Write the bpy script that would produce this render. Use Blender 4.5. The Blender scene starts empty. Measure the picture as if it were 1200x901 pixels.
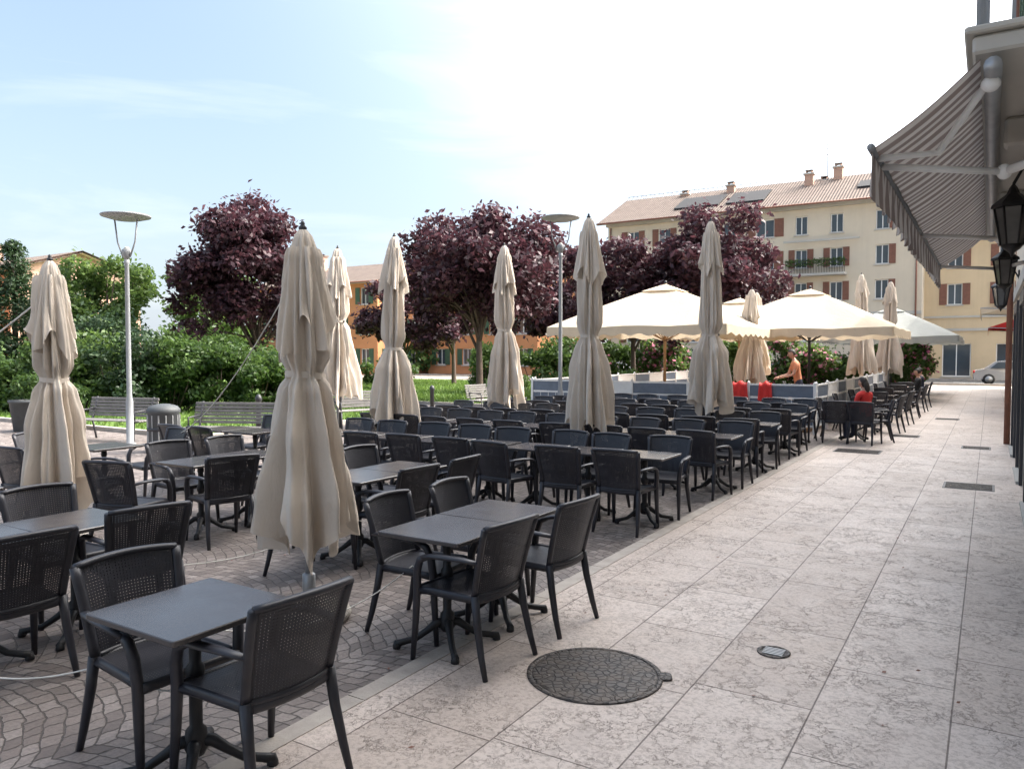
import bpy, math, random
import numpy as np
from mathutils import Vector, Matrix
R = math.radians
random.seed(7)
scene = bpy.context.scene
COL = scene.collection

# ------------------------------------------------------------------ materials
def nodes_of(m):
    m.use_nodes = True
    nt = m.node_tree
    nt.nodes.clear()
    return nt, nt.nodes, nt.links

def N(nt, t, **kw):
    n = nt.nodes.new(t)
    for k, v in kw.items():
        setattr(n, k, v)
    return n

def mixc(nt, fac, a, b, blend='MIX'):
    n = nt.nodes.new('ShaderNodeMix'); n.data_type = 'RGBA'; n.blend_type = blend
    for s, val in ((n.inputs[0], fac), (n.inputs[6], a), (n.inputs[7], b)):
        if isinstance(val, bpy.types.NodeSocket): nt.links.new(val, s)
        elif isinstance(val, (int, float)): s.default_value = val
        else: s.default_value = (*val[:3], 1)
    return n.outputs[2]

def math_n(nt, op, a, b=None, c=None):
    n = nt.nodes.new('ShaderNodeMath'); n.operation = op
    for i, val in enumerate((a, b, c)):
        if val is None: continue
        if isinstance(val, bpy.types.NodeSocket): nt.links.new(val, n.inputs[i])
        else: n.inputs[i].default_value = val
    return n.outputs[0]

def ramp(nt, fac, stops):
    n = nt.nodes.new('ShaderNodeValToRGB')
    e = n.color_ramp.elements
    while len(e) < len(stops): e.new(0.5)
    for i, (p, c) in enumerate(stops):
        e[i].position = p
        e[i].color = (c, c, c, 1) if isinstance(c, (int, float)) else (*c[:3], 1)
    nt.links.new(fac, n.inputs[0])
    return n.outputs[0]

def noise(nt, vec, scale, detail=4, rough=0.55, dist=0.0):
    n = nt.nodes.new('ShaderNodeTexNoise')
    n.inputs['Scale'].default_value = scale
    n.inputs['Detail'].default_value = detail
    n.inputs['Roughness'].default_value = rough
    n.inputs['Distortion'].default_value = dist
    if vec is not None: nt.links.new(vec, n.inputs['Vector'])
    return n.outputs[0]

def bump(nt, h, strength=0.3, dist=0.01, normal=None):
    n = nt.nodes.new('ShaderNodeBump')
    n.inputs['Strength'].default_value = strength
    n.inputs['Distance'].default_value = dist
    nt.links.new(h, n.inputs['Height'])
    if normal is not None: nt.links.new(normal, n.inputs['Normal'])
    return n.outputs[0]

def finish(nt, col, rough=0.7, metal=0.0, nrm=None, transl=0.0, spec=0.5, tcol=None):
    p = nt.nodes.new('ShaderNodeBsdfPrincipled')
    out = nt.nodes.new('ShaderNodeOutputMaterial')
    if isinstance(col, bpy.types.NodeSocket): nt.links.new(col, p.inputs['Base Color'])
    else: p.inputs['Base Color'].default_value = (*col[:3], 1)
    if isinstance(rough, bpy.types.NodeSocket): nt.links.new(rough, p.inputs['Roughness'])
    else: p.inputs['Roughness'].default_value = rough
    p.inputs['Metallic'].default_value = metal
    p.inputs['Specular IOR Level'].default_value = spec
    if nrm is not None: nt.links.new(nrm, p.inputs['Normal'])
    sh = p.outputs[0]
    if transl > 0:
        t = nt.nodes.new('ShaderNodeBsdfTranslucent')
        c = tcol if tcol is not None else col
        if isinstance(c, bpy.types.NodeSocket): nt.links.new(c, t.inputs[0])
        else: t.inputs[0].default_value = (*c[:3], 1)
        mx = nt.nodes.new('ShaderNodeMixShader'); mx.inputs[0].default_value = transl
        nt.links.new(sh, mx.inputs[1]); nt.links.new(t.outputs[0], mx.inputs[2])
        sh = mx.outputs[0]
    nt.links.new(sh, out.inputs[0])

def pos(nt): return nt.nodes.new('ShaderNodeNewGeometry').outputs['Position']
def objc(nt): return nt.nodes.new('ShaderNodeTexCoord').outputs['Object']

def mat(name, c, rough=0.6, metal=0.0, var=0.15, vscale=6.0, bs=0.0, bscale=60.0, transl=0.0, spec=0.5):
    m = bpy.data.materials.new(name)
    nt, _, _ = nodes_of(m)
    o = objc(nt)
    f = noise(nt, o, vscale, 5)
    lo = tuple(x * (1 - var) for x in c); hi = tuple(min(1, x * (1 + var)) for x in c)
    col = mixc(nt, ramp(nt, f, [(0.3, 0.0), (0.7, 1.0)]), lo, hi)
    nr = bump(nt, noise(nt, o, bscale, 3), bs, 0.01) if bs > 0 else None
    finish(nt, col, rough, metal, nr, transl, spec)
    return m

M_PLASTIC = mat('charcoal_resin', (0.022, 0.022, 0.029), 0.45, var=0.25, vscale=8)
M_IRON = mat('black_cast_iron', (0.02, 0.02, 0.022), 0.5, metal=0.2, bs=0.15, bscale=120)
M_STEEL = mat('galvanised_steel', (0.36, 0.37, 0.38), 0.45, metal=0.6, var=0.1)
M_GREYPAINT = mat('grey_paint', (0.24, 0.25, 0.26), 0.5, var=0.1)
M_BENCHW = mat('weathered_slats', (0.19, 0.18, 0.17), 0.7, var=0.2)
M_DARK = mat('dark_metal', (0.03, 0.03, 0.035), 0.5)
M_WHITE = mat('white_paint', (0.75, 0.75, 0.74), 0.5, var=0.05)
M_WOOD = mat('pole_wood', (0.36, 0.21, 0.10), 0.5, vscale=20)
M_ROPE = mat('rope_fibre', (0.62, 0.6, 0.56), 0.8)
M_RED = mat('red_fabric', (0.62, 0.03, 0.025), 0.75, bs=0.3, bscale=40)
M_SKIN = mat('skin', (0.52, 0.29, 0.20), 0.5, var=0.05)
M_HAIR = mat('dark_hair', (0.025, 0.017, 0.012), 0.6, bs=0.5, bscale=90)
M_ORANGE = mat('orange_cotton', (0.62, 0.24, 0.12), 0.8, var=0.08)
M_NAVY = mat('navy_cloth', (0.03, 0.035, 0.06), 0.8)
M_BLACKC = mat('black_cloth', (0.02, 0.02, 0.023), 0.8)
M_GREENC = mat('green_cotton', (0.12, 0.55, 0.12), 0.8)
M_PINKC = mat('pink_cotton', (0.62, 0.3, 0.36), 0.8)
M_PANEL = mat('bluegrey_panel', (0.12, 0.15, 0.20), 0.35)
M_LIPS = mat('lips', (0.35, 0.12, 0.1), 0.5)
M_EYEW = mat('eye_white', (0.75, 0.74, 0.72), 0.3, var=0.02)
M_GLASS = mat('window_glass', (0.05, 0.065, 0.08), 0.08, var=0.3, vscale=0.3)
M_GLASSW = mat('lamp_glass', (0.55, 0.55, 0.5), 0.15)
M_GLASSD = mat('lantern_glass', (0.10, 0.10, 0.10), 0.2)
M_SHUT_BR = mat('brown_shutter', (0.20, 0.085, 0.055), 0.6)
M_SHUT_GR = mat('green_shutter', (0.04, 0.10, 0.06), 0.6)
M_POT = mat('grey_planter', (0.06, 0.065, 0.07), 0.6)
M_BARK = mat('tree_bark', (0.09, 0.065, 0.05), 0.9, bs=0.8, bscale=18)
M_CONC = mat('pebbled_concrete', (0.34, 0.31, 0.27), 0.9, var=0.45, vscale=60, bs=1.0, bscale=55)
M_KERB = mat('kerb_stone', (0.38, 0.34, 0.30), 0.85, bs=0.3)
M_CARPAINT = mat('car_paint', (0.35, 0.37, 0.4), 0.25, metal=0.4, var=0.02)
M_TYRE = mat('tyre_rubber', (0.02, 0.02, 0.02), 0.8)

def m_table():
    m = bpy.data.materials.new('table_laminate'); nt, _, _ = nodes_of(m)
    o = pos(nt)
    f = noise(nt, o, 3, 5); g = noise(nt, o, 140, 2)
    col = mixc(nt, f, (0.045, 0.040, 0.042), (0.07, 0.062, 0.06))
    col = mixc(nt, ramp(nt, g, [(0.4, 0), (0.7, 0.2)]), col, (0.10, 0.085, 0.075))
    rg = math_n(nt, 'MULTIPLY_ADD', noise(nt, o, 9, 4), 0.14, 0.16)
    finish(nt, col, rg, 0, bump(nt, g, 0.015, 0.002), spec=0.6)
    return m
M_TABLE = m_table()

def m_fabric(name, c, tr):
    m = bpy.data.materials.new(name); nt, _, _ = nodes_of(m)
    o = pos(nt)
    f = noise(nt, o, 2.5, 5); s = noise(nt, o, 9, 5, 0.65)
    col = mixc(nt, f, tuple(x * 0.86 for x in c), tuple(min(1, x * 1.08) for x in c))
    col = mixc(nt, ramp(nt, s, [(0.55, 0), (0.8, 0.35)]), col, tuple(x * y for x, y in zip(c, (0.72, 0.66, 0.58))))
    mp = N(nt, 'ShaderNodeMapping'); mp.inputs['Scale'].default_value = (1, 1, 0.3); nt.links.new(o, mp.inputs[0])
    b = bump(nt, noise(nt, mp.outputs[0], 14, 5, 0.6, 0.6), 0.45, 0.03)
    b = bump(nt, noise(nt, o, 350, 2), 0.1, 0.002, b)
    finish(nt, col, 0.9, 0, b, tr, 0.2)
    return m
M_CANVAS = m_fabric('beige_canvas', (0.68, 0.60, 0.515), 0.12)
M_CANVAS2 = m_fabric('cream_canvas', (0.68, 0.59, 0.46), 0.26)
M_CANVASG = m_fabric('grey_canvas', (0.42, 0.43, 0.40), 0.2)

def m_stripes():
    m = bpy.data.materials.new('striped_awning_canvas'); nt, _, _ = nodes_of(m)
    p = pos(nt)
    s = N(nt, 'ShaderNodeSeparateXYZ'); nt.links.new(p, s.inputs[0])
    y = math_n(nt, 'FRACT', math_n(nt, 'MULTIPLY', s.outputs[1], 1 / 0.17))
    st = math_n(nt, 'LESS_THAN', y, 0.5)
    y2 = math_n(nt, 'FRACT', math_n(nt, 'MULTIPLY', s.outputs[1], 2 / 0.17))
    st2 = math_n(nt, 'LESS_THAN', y2, 0.12)
    col = mixc(nt, st, (0.54, 0.48, 0.42), (0.22, 0.17, 0.145))
    col = mixc(nt, st2, col, (0.30, 0.24, 0.21))
    col = mixc(nt, ramp(nt, noise(nt, p, 3, 6), [(0.4, 0), (0.75, 0.4)]), col, (0.22, 0.18, 0.16))
    finish(nt, col, 0.9, 0, bump(nt, noise(nt, p, 5, 4), 0.3, 0.03), 0.3, 0.2)
    return m
M_STRIPE = m_stripes()

def m_pave():
    m = bpy.data.materials.new('stone_slabs'); nt, _, _ = nodes_of(m)
    p = pos(nt)
    mp = N(nt, 'ShaderNodeMapping'); mp.inputs['Rotation'].default_value = (0, 0, R(90)); mp.inputs['Location'].default_value = (0.2, 0.13, 0)
    nt.links.new(p, mp.inputs[0])
    br = N(nt, 'ShaderNodeTexBrick'); br.offset = 0.43; br.offset_frequency = 2; br.squash = 0.82; br.squash_frequency = 3
    nt.links.new(mp.outputs[0], br.inputs['Vector'])
    br.inputs['Color1'].default_value = (0, 0, 0, 1); br.inputs['Color2'].default_value = (1, 1, 1, 1)
    br.inputs['Mortar'].default_value = (0.5, 0.5, 0.5, 1)
    br.inputs['Scale'].default_value = 1; br.inputs['Mortar Size'].default_value = 0.0045; br.inputs['Mortar Smooth'].default_value = 0.3
    br.inputs['Brick Width'].default_value = 1.15; br.inputs['Row Height'].default_value = 0.62
    slab = br.outputs[0]
    base = mixc(nt, slab, (0.50, 0.415, 0.355), (0.64, 0.55, 0.485))
    big = noise(nt, p, 0.9, 6, 0.6)
    base = mixc(nt, ramp(nt, big, [(0.35, 0), (0.7, 0.5)]), base, (0.47, 0.40, 0.36))
    fine = noise(nt, p, 38, 6, 0.75)
    base = mixc(nt, ramp(nt, fine, [(0.42, 0.6), (0.53, 0.0)]), base, (0.32, 0.26, 0.22))
    n1 = N(nt, 'ShaderNodeTexNoise'); n1.inputs['Scale'].default_value = 5; n1.inputs['Detail'].default_value = 7; n1.inputs['Roughness'].default_value = 0.7
    nt.links.new(p, n1.inputs[0])
    ad = N(nt, 'ShaderNodeVectorMath', operation='MULTIPLY_ADD'); ad.inputs[1].default_value = (0.5, 0.5, 0.5)
    nt.links.new(n1.outputs[1], ad.inputs[0]); nt.links.new(p, ad.inputs[2])
    vo = N(nt, 'ShaderNodeTexVoronoi', feature='DISTANCE_TO_EDGE'); vo.inputs['Scale'].default_value = 7.5
    nt.links.new(ad.outputs[0], vo.inputs['Vector'])
    vein = ramp(nt, vo.outputs[0], [(0.0, 1.0), (0.03, 0.0)])
    vm = ramp(nt, noise(nt, p, 2.1, 5, 0.65), [(0.43, 0.0), (0.57, 1.0)])
    vein = math_n(nt, 'MULTIPLY', vein, vm)
    base = mixc(nt, math_n(nt, 'MULTIPLY', vein, 0.8), base, (0.20, 0.155, 0.13))
    mort = br.outputs['Fac']
    base = mixc(nt, math_n(nt, 'MULTIPLY', mort, 0.9), base, (0.13, 0.10, 0.085))
    st = ramp(nt, noise(nt, p, 2.6, 3, 0.5), [(0.58, 0), (0.70, 0.38)])
    base = mixc(nt, st, base, (0.36, 0.305, 0.27))
    h = math_n(nt, 'SUBTRACT', math_n(nt, 'SUBTRACT', math_n(nt, 'MULTIPLY', fine, 0.5), math_n(nt, 'MULTIPLY', vein, 0.6)), mort)
    rg = ramp(nt, noise(nt, p, 6, 5), [(0.3, 0.42), (0.7, 0.68)])
    finish(nt, base, rg, 0, bump(nt, h, 0.75, 0.008), spec=0.4)
    return m
M_PAVE = m_pave()

def m_cobble():
    m = bpy.data.materials.new('porphyry_setts'); nt, _, _ = nodes_of(m)
    p = pos(nt)
    mp = N(nt, 'ShaderNodeMapping'); mp.inputs['Rotation'].default_value = (0, 0, R(12)); nt.links.new(p, mp.inputs[0])
    s = N(nt, 'ShaderNodeSeparateXYZ'); nt.links.new(mp.outputs[0], s.inputs[0])
    fr = math_n(nt, 'SUBTRACT', math_n(nt, 'FRACT', math_n(nt, 'MULTIPLY', s.outputs[0], 1 / 1.3)), 0.5)
    arc = math_n(nt, 'MULTIPLY', math_n(nt, 'MULTIPLY', fr, fr), 0.8)
    y = math_n(nt, 'ADD', s.outputs[1], arc)
    w1 = math_n(nt, 'MULTIPLY_ADD', noise(nt, p, 5, 3), 0.08, y)
    w0 = math_n(nt, 'MULTIPLY_ADD', noise(nt, p, 6.3, 3), 0.09, s.outputs[0])
    cb = N(nt, 'ShaderNodeCombineXYZ'); nt.links.new(w0, cb.inputs[0]); nt.links.new(w1, cb.inputs[1])
    br = N(nt, 'ShaderNodeTexBrick'); br.offset = 0.5; br.squash = 0.85; br.squash_frequency = 3
    nt.links.new(cb.outputs[0], br.inputs['Vector'])
    br.inputs['Color1'].default_value = (0, 0, 0, 1); br.inputs['Color2'].default_value = (1, 1, 1, 1); br.inputs['Mortar'].default_value = (.5, .5, .5, 1)
    br.inputs['Scale'].default_value = 1; br.inputs['Mortar Size'].default_value = 0.006; br.inputs['Mortar Smooth'].default_value = 0.6
    br.inputs['Brick Width'].default_value = 0.105; br.inputs['Row Height'].default_value = 0.09
    c = ramp(nt, br.outputs[0], [(0.0, (0.11, 0.088, 0.08)), (0.35, (0.175, 0.142, 0.128)), (0.65, (0.215, 0.178, 0.16)), (1.0, (0.31, 0.268, 0.245))])
    c = mixc(nt, ramp(nt, noise(nt, p, 0.7, 5), [(0.35, 0), (0.7, 0.4)]), c, (0.235, 0.205, 0.185))
    c = mixc(nt, ramp(nt, noise(nt, p, 60, 3), [(0.4, 0.35), (0.6, 0)]), c, (0.10, 0.085, 0.078))
    c = mixc(nt, math_n(nt, 'MULTIPLY', br.outputs['Fac'], 0.85), c, (0.065, 0.055, 0.048))
    h = math_n(nt, 'SUBTRACT', math_n(nt, 'MULTIPLY', noise(nt, p, 22, 4), 0.5), br.outputs['Fac'])
    finish(nt, c, 0.55, 0, bump(nt, h, 0.8, 0.014))
    return m
M_COB = m_cobble()

def m_simple_ground(name, a, b, sc, bs=0.3, fs=80):
    m = bpy.data.materials.new(name); nt, _, _ = nodes_of(m)
    p = pos(nt)
    c = mixc(nt, ramp(nt, noise(nt, p, sc, 7, 0.6), [(0.3, 0), (0.7, 1)]), a, b)
    c = mixc(nt, ramp(nt, noise(nt, p, fs, 3), [(0.4, 0.35), (0.6, 0)]), c, tuple(x * 0.55 for x in a))
    finish(nt, c, 0.9, 0, bump(nt, noise(nt, p, fs, 4), bs, 0.01), spec=0.2)
    return m
M_GROUND = m_simple_ground('gravel_ground', (0.26, 0.23, 0.19), (0.36, 0.32, 0.28), 0.3)
M_ASPH = m_simple_ground('asphalt', (0.05, 0.05, 0.052), (0.075, 0.073, 0.07), 0.8)
M_LAWN = m_simple_ground('lawn_soil', (0.07, 0.13, 0.025), (0.13, 0.2, 0.045), 0.6, 0.6, 30)

def m_wall(name, c):
    m = bpy.data.materials.new(name); nt, _, _ = nodes_of(m)
    p = pos(nt)
    col = mixc(nt, ramp(nt, noise(nt, p, 0.35, 7, 0.65), [(0.3, 0), (0.7, 1)]), tuple(x * 0.87 for x in c), c)
    mp = N(nt, 'ShaderNodeMapping'); mp.inputs['Scale'].default_value = (1.5, 1.5, 0.12); nt.links.new(p, mp.inputs[0])
    col = mixc(nt, ramp(nt, noise(nt, mp.outputs[0], 1.2, 5), [(0.5, 0), (0.75, 0.3)]), col, tuple(x * 0.7 for x in c))
    finish(nt, col, 0.9, 0, bump(nt, noise(nt, p, 40, 4), 0.2, 0.01), spec=0.2)
    return m
M_CREAM = m_wall('cream_plaster', (0.66, 0.58, 0.46))
M_CREAM2 = m_wall('pale_plaster', (0.70, 0.64, 0.54))
M_OCHRE = m_wall('ochre_plaster', (0.66, 0.52, 0.34))
M_ORANGEW = m_wall('orange_plaster', (0.58, 0.27, 0.13))
M_PINKW = m_wall('salmon_plaster', (0.52, 0.34, 0.26))
M_TRIM = m_wall('stone_trim', (0.50, 0.48, 0.44))

def m_roof():
    m = bpy.data.materials.new('clay_roof_tiles'); nt, _, _ = nodes_of(m)
    p = pos(nt)
    w = N(nt, 'ShaderNodeTexWave'); w.wave_type = 'BANDS'; w.bands_direction = 'X'; w.inputs['Scale'].default_value = 1.3; nt.links.new(p, w.inputs[0])
    w2 = N(nt, 'ShaderNodeTexWave'); w2.wave_type = 'BANDS'; w2.bands_direction = 'Y'; w2.inputs['Scale'].default_value = 0.9; nt.links.new(p, w2.inputs[0])
    c = mixc(nt, ramp(nt, noise(nt, p, 1.5, 7, 0.8), [(0.3, 0), (0.7, 1)]), (0.15, 0.115, 0.095), (0.25, 0.20, 0.17))
    c = mixc(nt, ramp(nt, w.outputs[1], [(0.0, 0.6), (0.4, 0)]), c, (0.09, 0.065, 0.055))
    c = mixc(nt, ramp(nt, w2.outputs[1], [(0.0, 0.35), (0.25, 0)]), c, (0.09, 0.065, 0.055))
    finish(nt, c, 0.85, 0, bump(nt, w.outputs[1], 0.8, 0.08), spec=0.2)
    return m
M_ROOF = m_roof()

def m_leaf(name, dark, mid, light, tr=0.35):
    m = bpy.data.materials.new(name); nt, _, _ = nodes_of(m)
    g = nt.nodes.new('ShaderNodeNewGeometry')
    f = ramp(nt, g.outputs['Random Per Island'], [(0.0, dark), (0.55, mid), (1.0, light)])
    nn = noise(nt, g.outputs['Position'], 1.1, 3)
    c = mixc(nt, ramp(nt, nn, [(0.35, 0.0), (0.65, 0.6)]), f, dark)
    t = mixc(nt, 0.5, c, light)
    finish(nt, c, 0.5, 0, None, tr, 0.4, t)
    return m
M_PLUM = m_leaf('plum_leaves', (0.028, 0.012, 0.019), (0.066, 0.027, 0.039), (0.14, 0.055, 0.067), 0.3)
M_LEAFG = m_leaf('green_leaves', (0.025, 0.06, 0.012), (0.06, 0.115, 0.025), (0.12, 0.19, 0.045), 0.4)
M_LEAFL = m_leaf('light_green_leaves', (0.04, 0.085, 0.02), (0.09, 0.155, 0.035), (0.17, 0.25, 0.06), 0.45)
M_LEAFD = m_leaf('dark_green_leaves', (0.015, 0.035, 0.014), (0.03, 0.065, 0.024), (0.06, 0.10, 0.035), 0.25)
M_BLOOM = m_leaf('pink_blossom', (0.5, 0.12, 0.2), (0.65, 0.2, 0.32), (0.75, 0.4, 0.5), 0.3)
M_GRASS = m_leaf('grass_blades', (0.06, 0.12, 0.02), (0.11, 0.19, 0.035), (0.18, 0.26, 0.06), 0.4)

def m_manhole():
    m = bpy.data.materials.new('cast_iron_cover'); nt, _, _ = nodes_of(m)
    p = pos(nt)
    vo = N(nt, 'ShaderNodeTexVoronoi', feature='DISTANCE_TO_EDGE'); vo.inputs['Scale'].default_value = 22; vo.inputs['Randomness'].default_value = 0.9
    nt.links.new(p, vo.inputs['Vector'])
    h = ramp(nt, vo.outputs[0], [(0.06, 0), (0.14, 1)])
    c = mixc(nt, h, (0.025, 0.022, 0.021), (0.085, 0.075, 0.07))
    c = mixc(nt, ramp(nt, noise(nt, p, 9, 6), [(0.4, 0), (0.65, 0.7)]), c, (0.10, 0.078, 0.062))
    finish(nt, c, 0.55, 0.3, bump(nt, h, 0.9, 0.006))
    return m
M_MANH = m_manhole()

# ------------------------------------------------------------------ mesh builder
class MB:
    def __init__(s, *mats): s.v = []; s.f = []; s.m = []; s.s = []; s.mats = list(mats); s.M = None
    def mi(s, m):
        if m not in s.mats: s.mats.append(m)
        return s.mats.index(m)
    def add(s, vs, fs, m, smooth=False):
        b = len(s.v)
        if s.M is not None: vs = [s.M @ Vector(v) for v in vs]
        s.v.extend([tuple(v) for v in vs])
        k = s.mi(m)
        for f in fs: s.f.append([b + i for i in f]); s.m.append(k); s.s.append(smooth)
    def box(s, x0, x1, y0, y1, z0, z1, m):
        vs = [(x0, y0, z0), (x1, y0, z0), (x1, y1, z0), (x0, y1, z0), (x0, y0, z1), (x1, y0, z1), (x1, y1, z1), (x0, y1, z1)]
        s.add(vs, [(3, 2, 1, 0), (4, 5, 6, 7), (0, 1, 5, 4), (1, 2, 6, 5), (2, 3, 7, 6), (3, 0, 4, 7)], m)
    def quad(s, a, b, c, d, m): s.add([a, b, c, d], [(0, 1, 2, 3)], m)
    def slab(s, x0, x1, y0, y1, z0, z1, r, b, m, seg=5):
        def loop(ins, z):
            pts = []; rr = max(r - ins, 0.001)
            for cx, cy, a0 in ((x1 - r, y1 - r, 0), (x0 + r, y1 - r, 90), (x0 + r, y0 + r, 180), (x1 - r, y0 + r, 270)):
                for i in range(seg + 1):
                    a = R(a0 + 90 * i / seg); pts.append((cx + rr * math.cos(a), cy + rr * math.sin(a), z))
            return pts
        L = [loop(b, z0), loop(0, z0 + b), loop(0, z1 - b), loop(b, z1)]
        n = len(L[0]); vs = sum(L, [])
        fs = [(k * n + i, k * n + (i + 1) % n, (k + 1) * n + (i + 1) % n, (k + 1) * n + i) for k in range(3) for i in range(n)]
        fs += [tuple(reversed(range(n))), tuple(range(3 * n, 4 * n))]
        s.add(vs, fs, m)
    def tube(s, pts, rs, m, seg=8, sx=1.0, sy=1.0, smooth=True, up=None):
        pts = [Vector(p) for p in pts]
        if isinstance(rs, (int, float)): rs = [rs] * len(pts)
        up = Vector(up) if up else None
        n = len(pts); vs = []; prev = None
        for i in range(n):
            t = (pts[min(i + 1, n - 1)] - pts[max(i - 1, 0)])
            t = t.normalized() if t.length > 1e-9 else Vector((0, 0, 1))
            if up is not None: a = up - t * up.dot(t)
            elif prev is None:
                ref = Vector((0, 0, 1)) if abs(t.z) < 0.9 else Vector((0, 1, 0)); a = ref - t * ref.dot(t)
            else: a = prev - t * prev.dot(t)
            a.normalize(); prev = a; b = t.cross(a)
            for j in range(seg):
                an = 2 * math.pi * (j + 0.5) / seg
                vs.append(pts[i] + (a * math.cos(an) * sx + b * math.sin(an) * sy) * rs[i])
        fs = [(i * seg + j, i * seg + (j + 1) % seg, (i + 1) * seg + (j + 1) % seg, (i + 1) * seg + j) for i in range(n - 1) for j in range(seg)]
        fs += [tuple(reversed(range(seg))), tuple(range((n - 1) * seg, n * seg))]
        s.add(vs, fs, m, smooth)
    def lathe(s, prof, m, seg=24, c=(0, 0, 0), smooth=True, caps=True):
        vs = []
        for r, z in prof:
            for j in range(seg):
                a = 2 * math.pi * j / seg; vs.append((c[0] + r * math.cos(a), c[1] + r * math.sin(a), c[2] + z))
        n = len(prof)
        fs = [(i * seg + j, i * seg + (j + 1) % seg, (i + 1) * seg + (j + 1) % seg, (i + 1) * seg + j) for i in range(n - 1) for j in range(seg)]
        if caps: fs += [tuple(reversed(range(seg))), tuple(range((n - 1) * seg, n * seg))]
        s.add(vs, fs, m, smooth)
    def surf(s, fn, nu, nv, m, smooth=True, closed=False):
        vs = [fn(i / nu, j / nv) for j in range(nv + 1) for i in range(nu + (0 if closed else 1))]
        w = nu if closed else nu + 1
        fs = []
        for j in range(nv):
            for i in range(nu):
                i2 = (i + 1) % w if closed else i + 1
                fs.append((j * w + i, j * w + i2, (j + 1) * w + i2, (j + 1) * w + i))
        s.add(vs, fs, m, smooth)
    def ell(s, c, r, m, nu=16, nv=10, fn=None, keep=None):
        vs = []; fs = []; ok = []
        for j in range(nv + 1):
            ph = math.pi * j / nv
            for i in range(nu):
                a = 2 * math.pi * i / nu
                u = (math.sin(ph) * math.cos(a), math.sin(ph) * math.sin(a), math.cos(ph))
                ok.append(keep(u) if keep else True)
                q = fn(u) if fn else u
                vs.append((c[0] + q[0] * r[0], c[1] + q[1] * r[1], c[2] + q[2] * r[2]))
        for j in range(nv):
            for i in range(nu):
                f = (j * nu + i, (j + 1) * nu + i, (j + 1) * nu + (i + 1) % nu, j * nu + (i + 1) % nu)
                if all(ok[k] for k in f): fs.append(f)
        s.add(vs, fs, m, True)
    def mesh(s, name):
        me = bpy.data.meshes.new(name)
        me.from_pydata(s.v, [], s.f)
        for m in s.mats: me.materials.append(m)
        me.polygons.foreach_set('material_index', s.m)
        me.polygons.foreach_set('use_smooth', s.s)
        me.update()
        return me
    def obj(s, name, loc=(0, 0, 0), rot=0, parent=None):
        return link(name, s.mesh(name), loc, rot, parent)

def link(name, me, loc=(0, 0, 0), rot=0, parent=None, scale=1):
    o = bpy.data.objects.new(name, me)
    o.location = loc; o.rotation_euler = (0, 0, rot); o.scale = (scale,) * 3
    COL.objects.link(o)
    if parent: o.parent = parent
    return o
def empty(name, loc=(0, 0, 0), rot=0):
    e = bpy.data.objects.new(name, None); e.location = loc; e.rotation_euler = (0, 0, rot); e.empty_display_size = 0.3
    COL.objects.link(e); return e

# ------------------------------------------------------------------ ground
def sheet(name, x0, x1, y0, y1, z, m, n=1):
    b = MB(); b.add([(x0, y0, z), (x1, y0, z), (x1, y1, z), (x0, y1, z)], [(0, 1, 2, 3)], m); return b.obj(name)
sheet('ground', -900, 900, -900, 900, 0, M_GROUND)
XB = -2.85
sheet('cobbled_plaza', -34, XB, -12, 52, 0.004, M_COB)
sheet('stone_pavement', XB, 6, -12, 52, 0.008, M_PAVE)
b = MB()
yy = -12
while yy < 52:
    b.box(XB - 0.06, XB + 0.06, yy, yy + .994, -0.05, 0.012, M_KERB); yy += 1.0
b.obj('pavement_edge_strip')
sheet('road', -60, 30, 53, 62.5, 0.006, M_ASPH)
b = MB()
for i in range(18): b.box(-50 + i * 4, -48 + i * 4, 57.6, 57.75, 0.0065, 0.0105, M_WHITE)
b.obj('road_marking')
b = MB(); b.box(-60, 30, 52.5, 52.75, -0.02, 0.12, M_KERB); b.box(-60, 30, 62.5, 62.7, -0.02, 0.13, M_KERB); b.obj('road_kerb')
b = MB()
b.add([(-60, 10.6, 0.05), (-14.6, 10.6, 0.05), (-14.6, 20, 0.05), (-60, 20, 0.05)], [(0, 1, 2, 3)], M_LAWN)
b.add([(-60, 22.5, 0.05), (-14.6, 22.5, 0.05), (-14.6, 44, 0.05), (-60, 44, 0.05)], [(0, 1, 2, 3)], M_LAWN)
for x0, x1, y0, y1 in ((-60, -14.6, 10.45, 10.6), (-60, -14.6, 20.0, 20.15), (-60, -14.6, 22.35, 22.5), (-14.6, -14.45, 10.45, 20.15), (-14.6, -14.45, 22.35, 44)):
    b.box(x0, x1, y0, y1, -0.02, 0.1, M_KERB)
b.obj('lawn')
rng = np.random.default_rng(3)

def leafmesh(name, P, size, aspect=0.5, upb=0.5, outward=None):
    n = len(P)
    Nn = rng.normal(size=(n, 3)); Nn[:, 2] += upb
    if outward is not None: Nn += outward * 0.6
    Nn /= np.linalg.norm(Nn, axis=1, keepdims=True)
    r = rng.normal(size=(n, 3)); U = np.cross(Nn, r); U /= np.linalg.norm(U, axis=1, keepdims=True)
    V = np.cross(Nn, U)
    s = (size * rng.uniform(0.6, 1.3, n))[:, None]
    bend = Nn * s * 0.15
    co = np.stack([P + U * s, P + V * s * aspect + bend, P - U * s, P - V * s * aspect + bend], 1).reshape(-1, 3)
    return quads(name, co)
def quads(name, co):
    n = len(co) // 4
    me = bpy.data.meshes.new(name)
    me.vertices.add(4 * n); me.vertices.foreach_set('co', co.astype(np.float32).ravel())
    me.loops.add(4 * n); me.loops.foreach_set('vertex_index', np.arange(4 * n, dtype=np.int32))
    me.polygons.add(n); me.polygons.foreach_set('loop_start', np.arange(0, 4 * n, 4, dtype=np.int32))
    me.update(calc_edges=True); me.validate()
    return me

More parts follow.
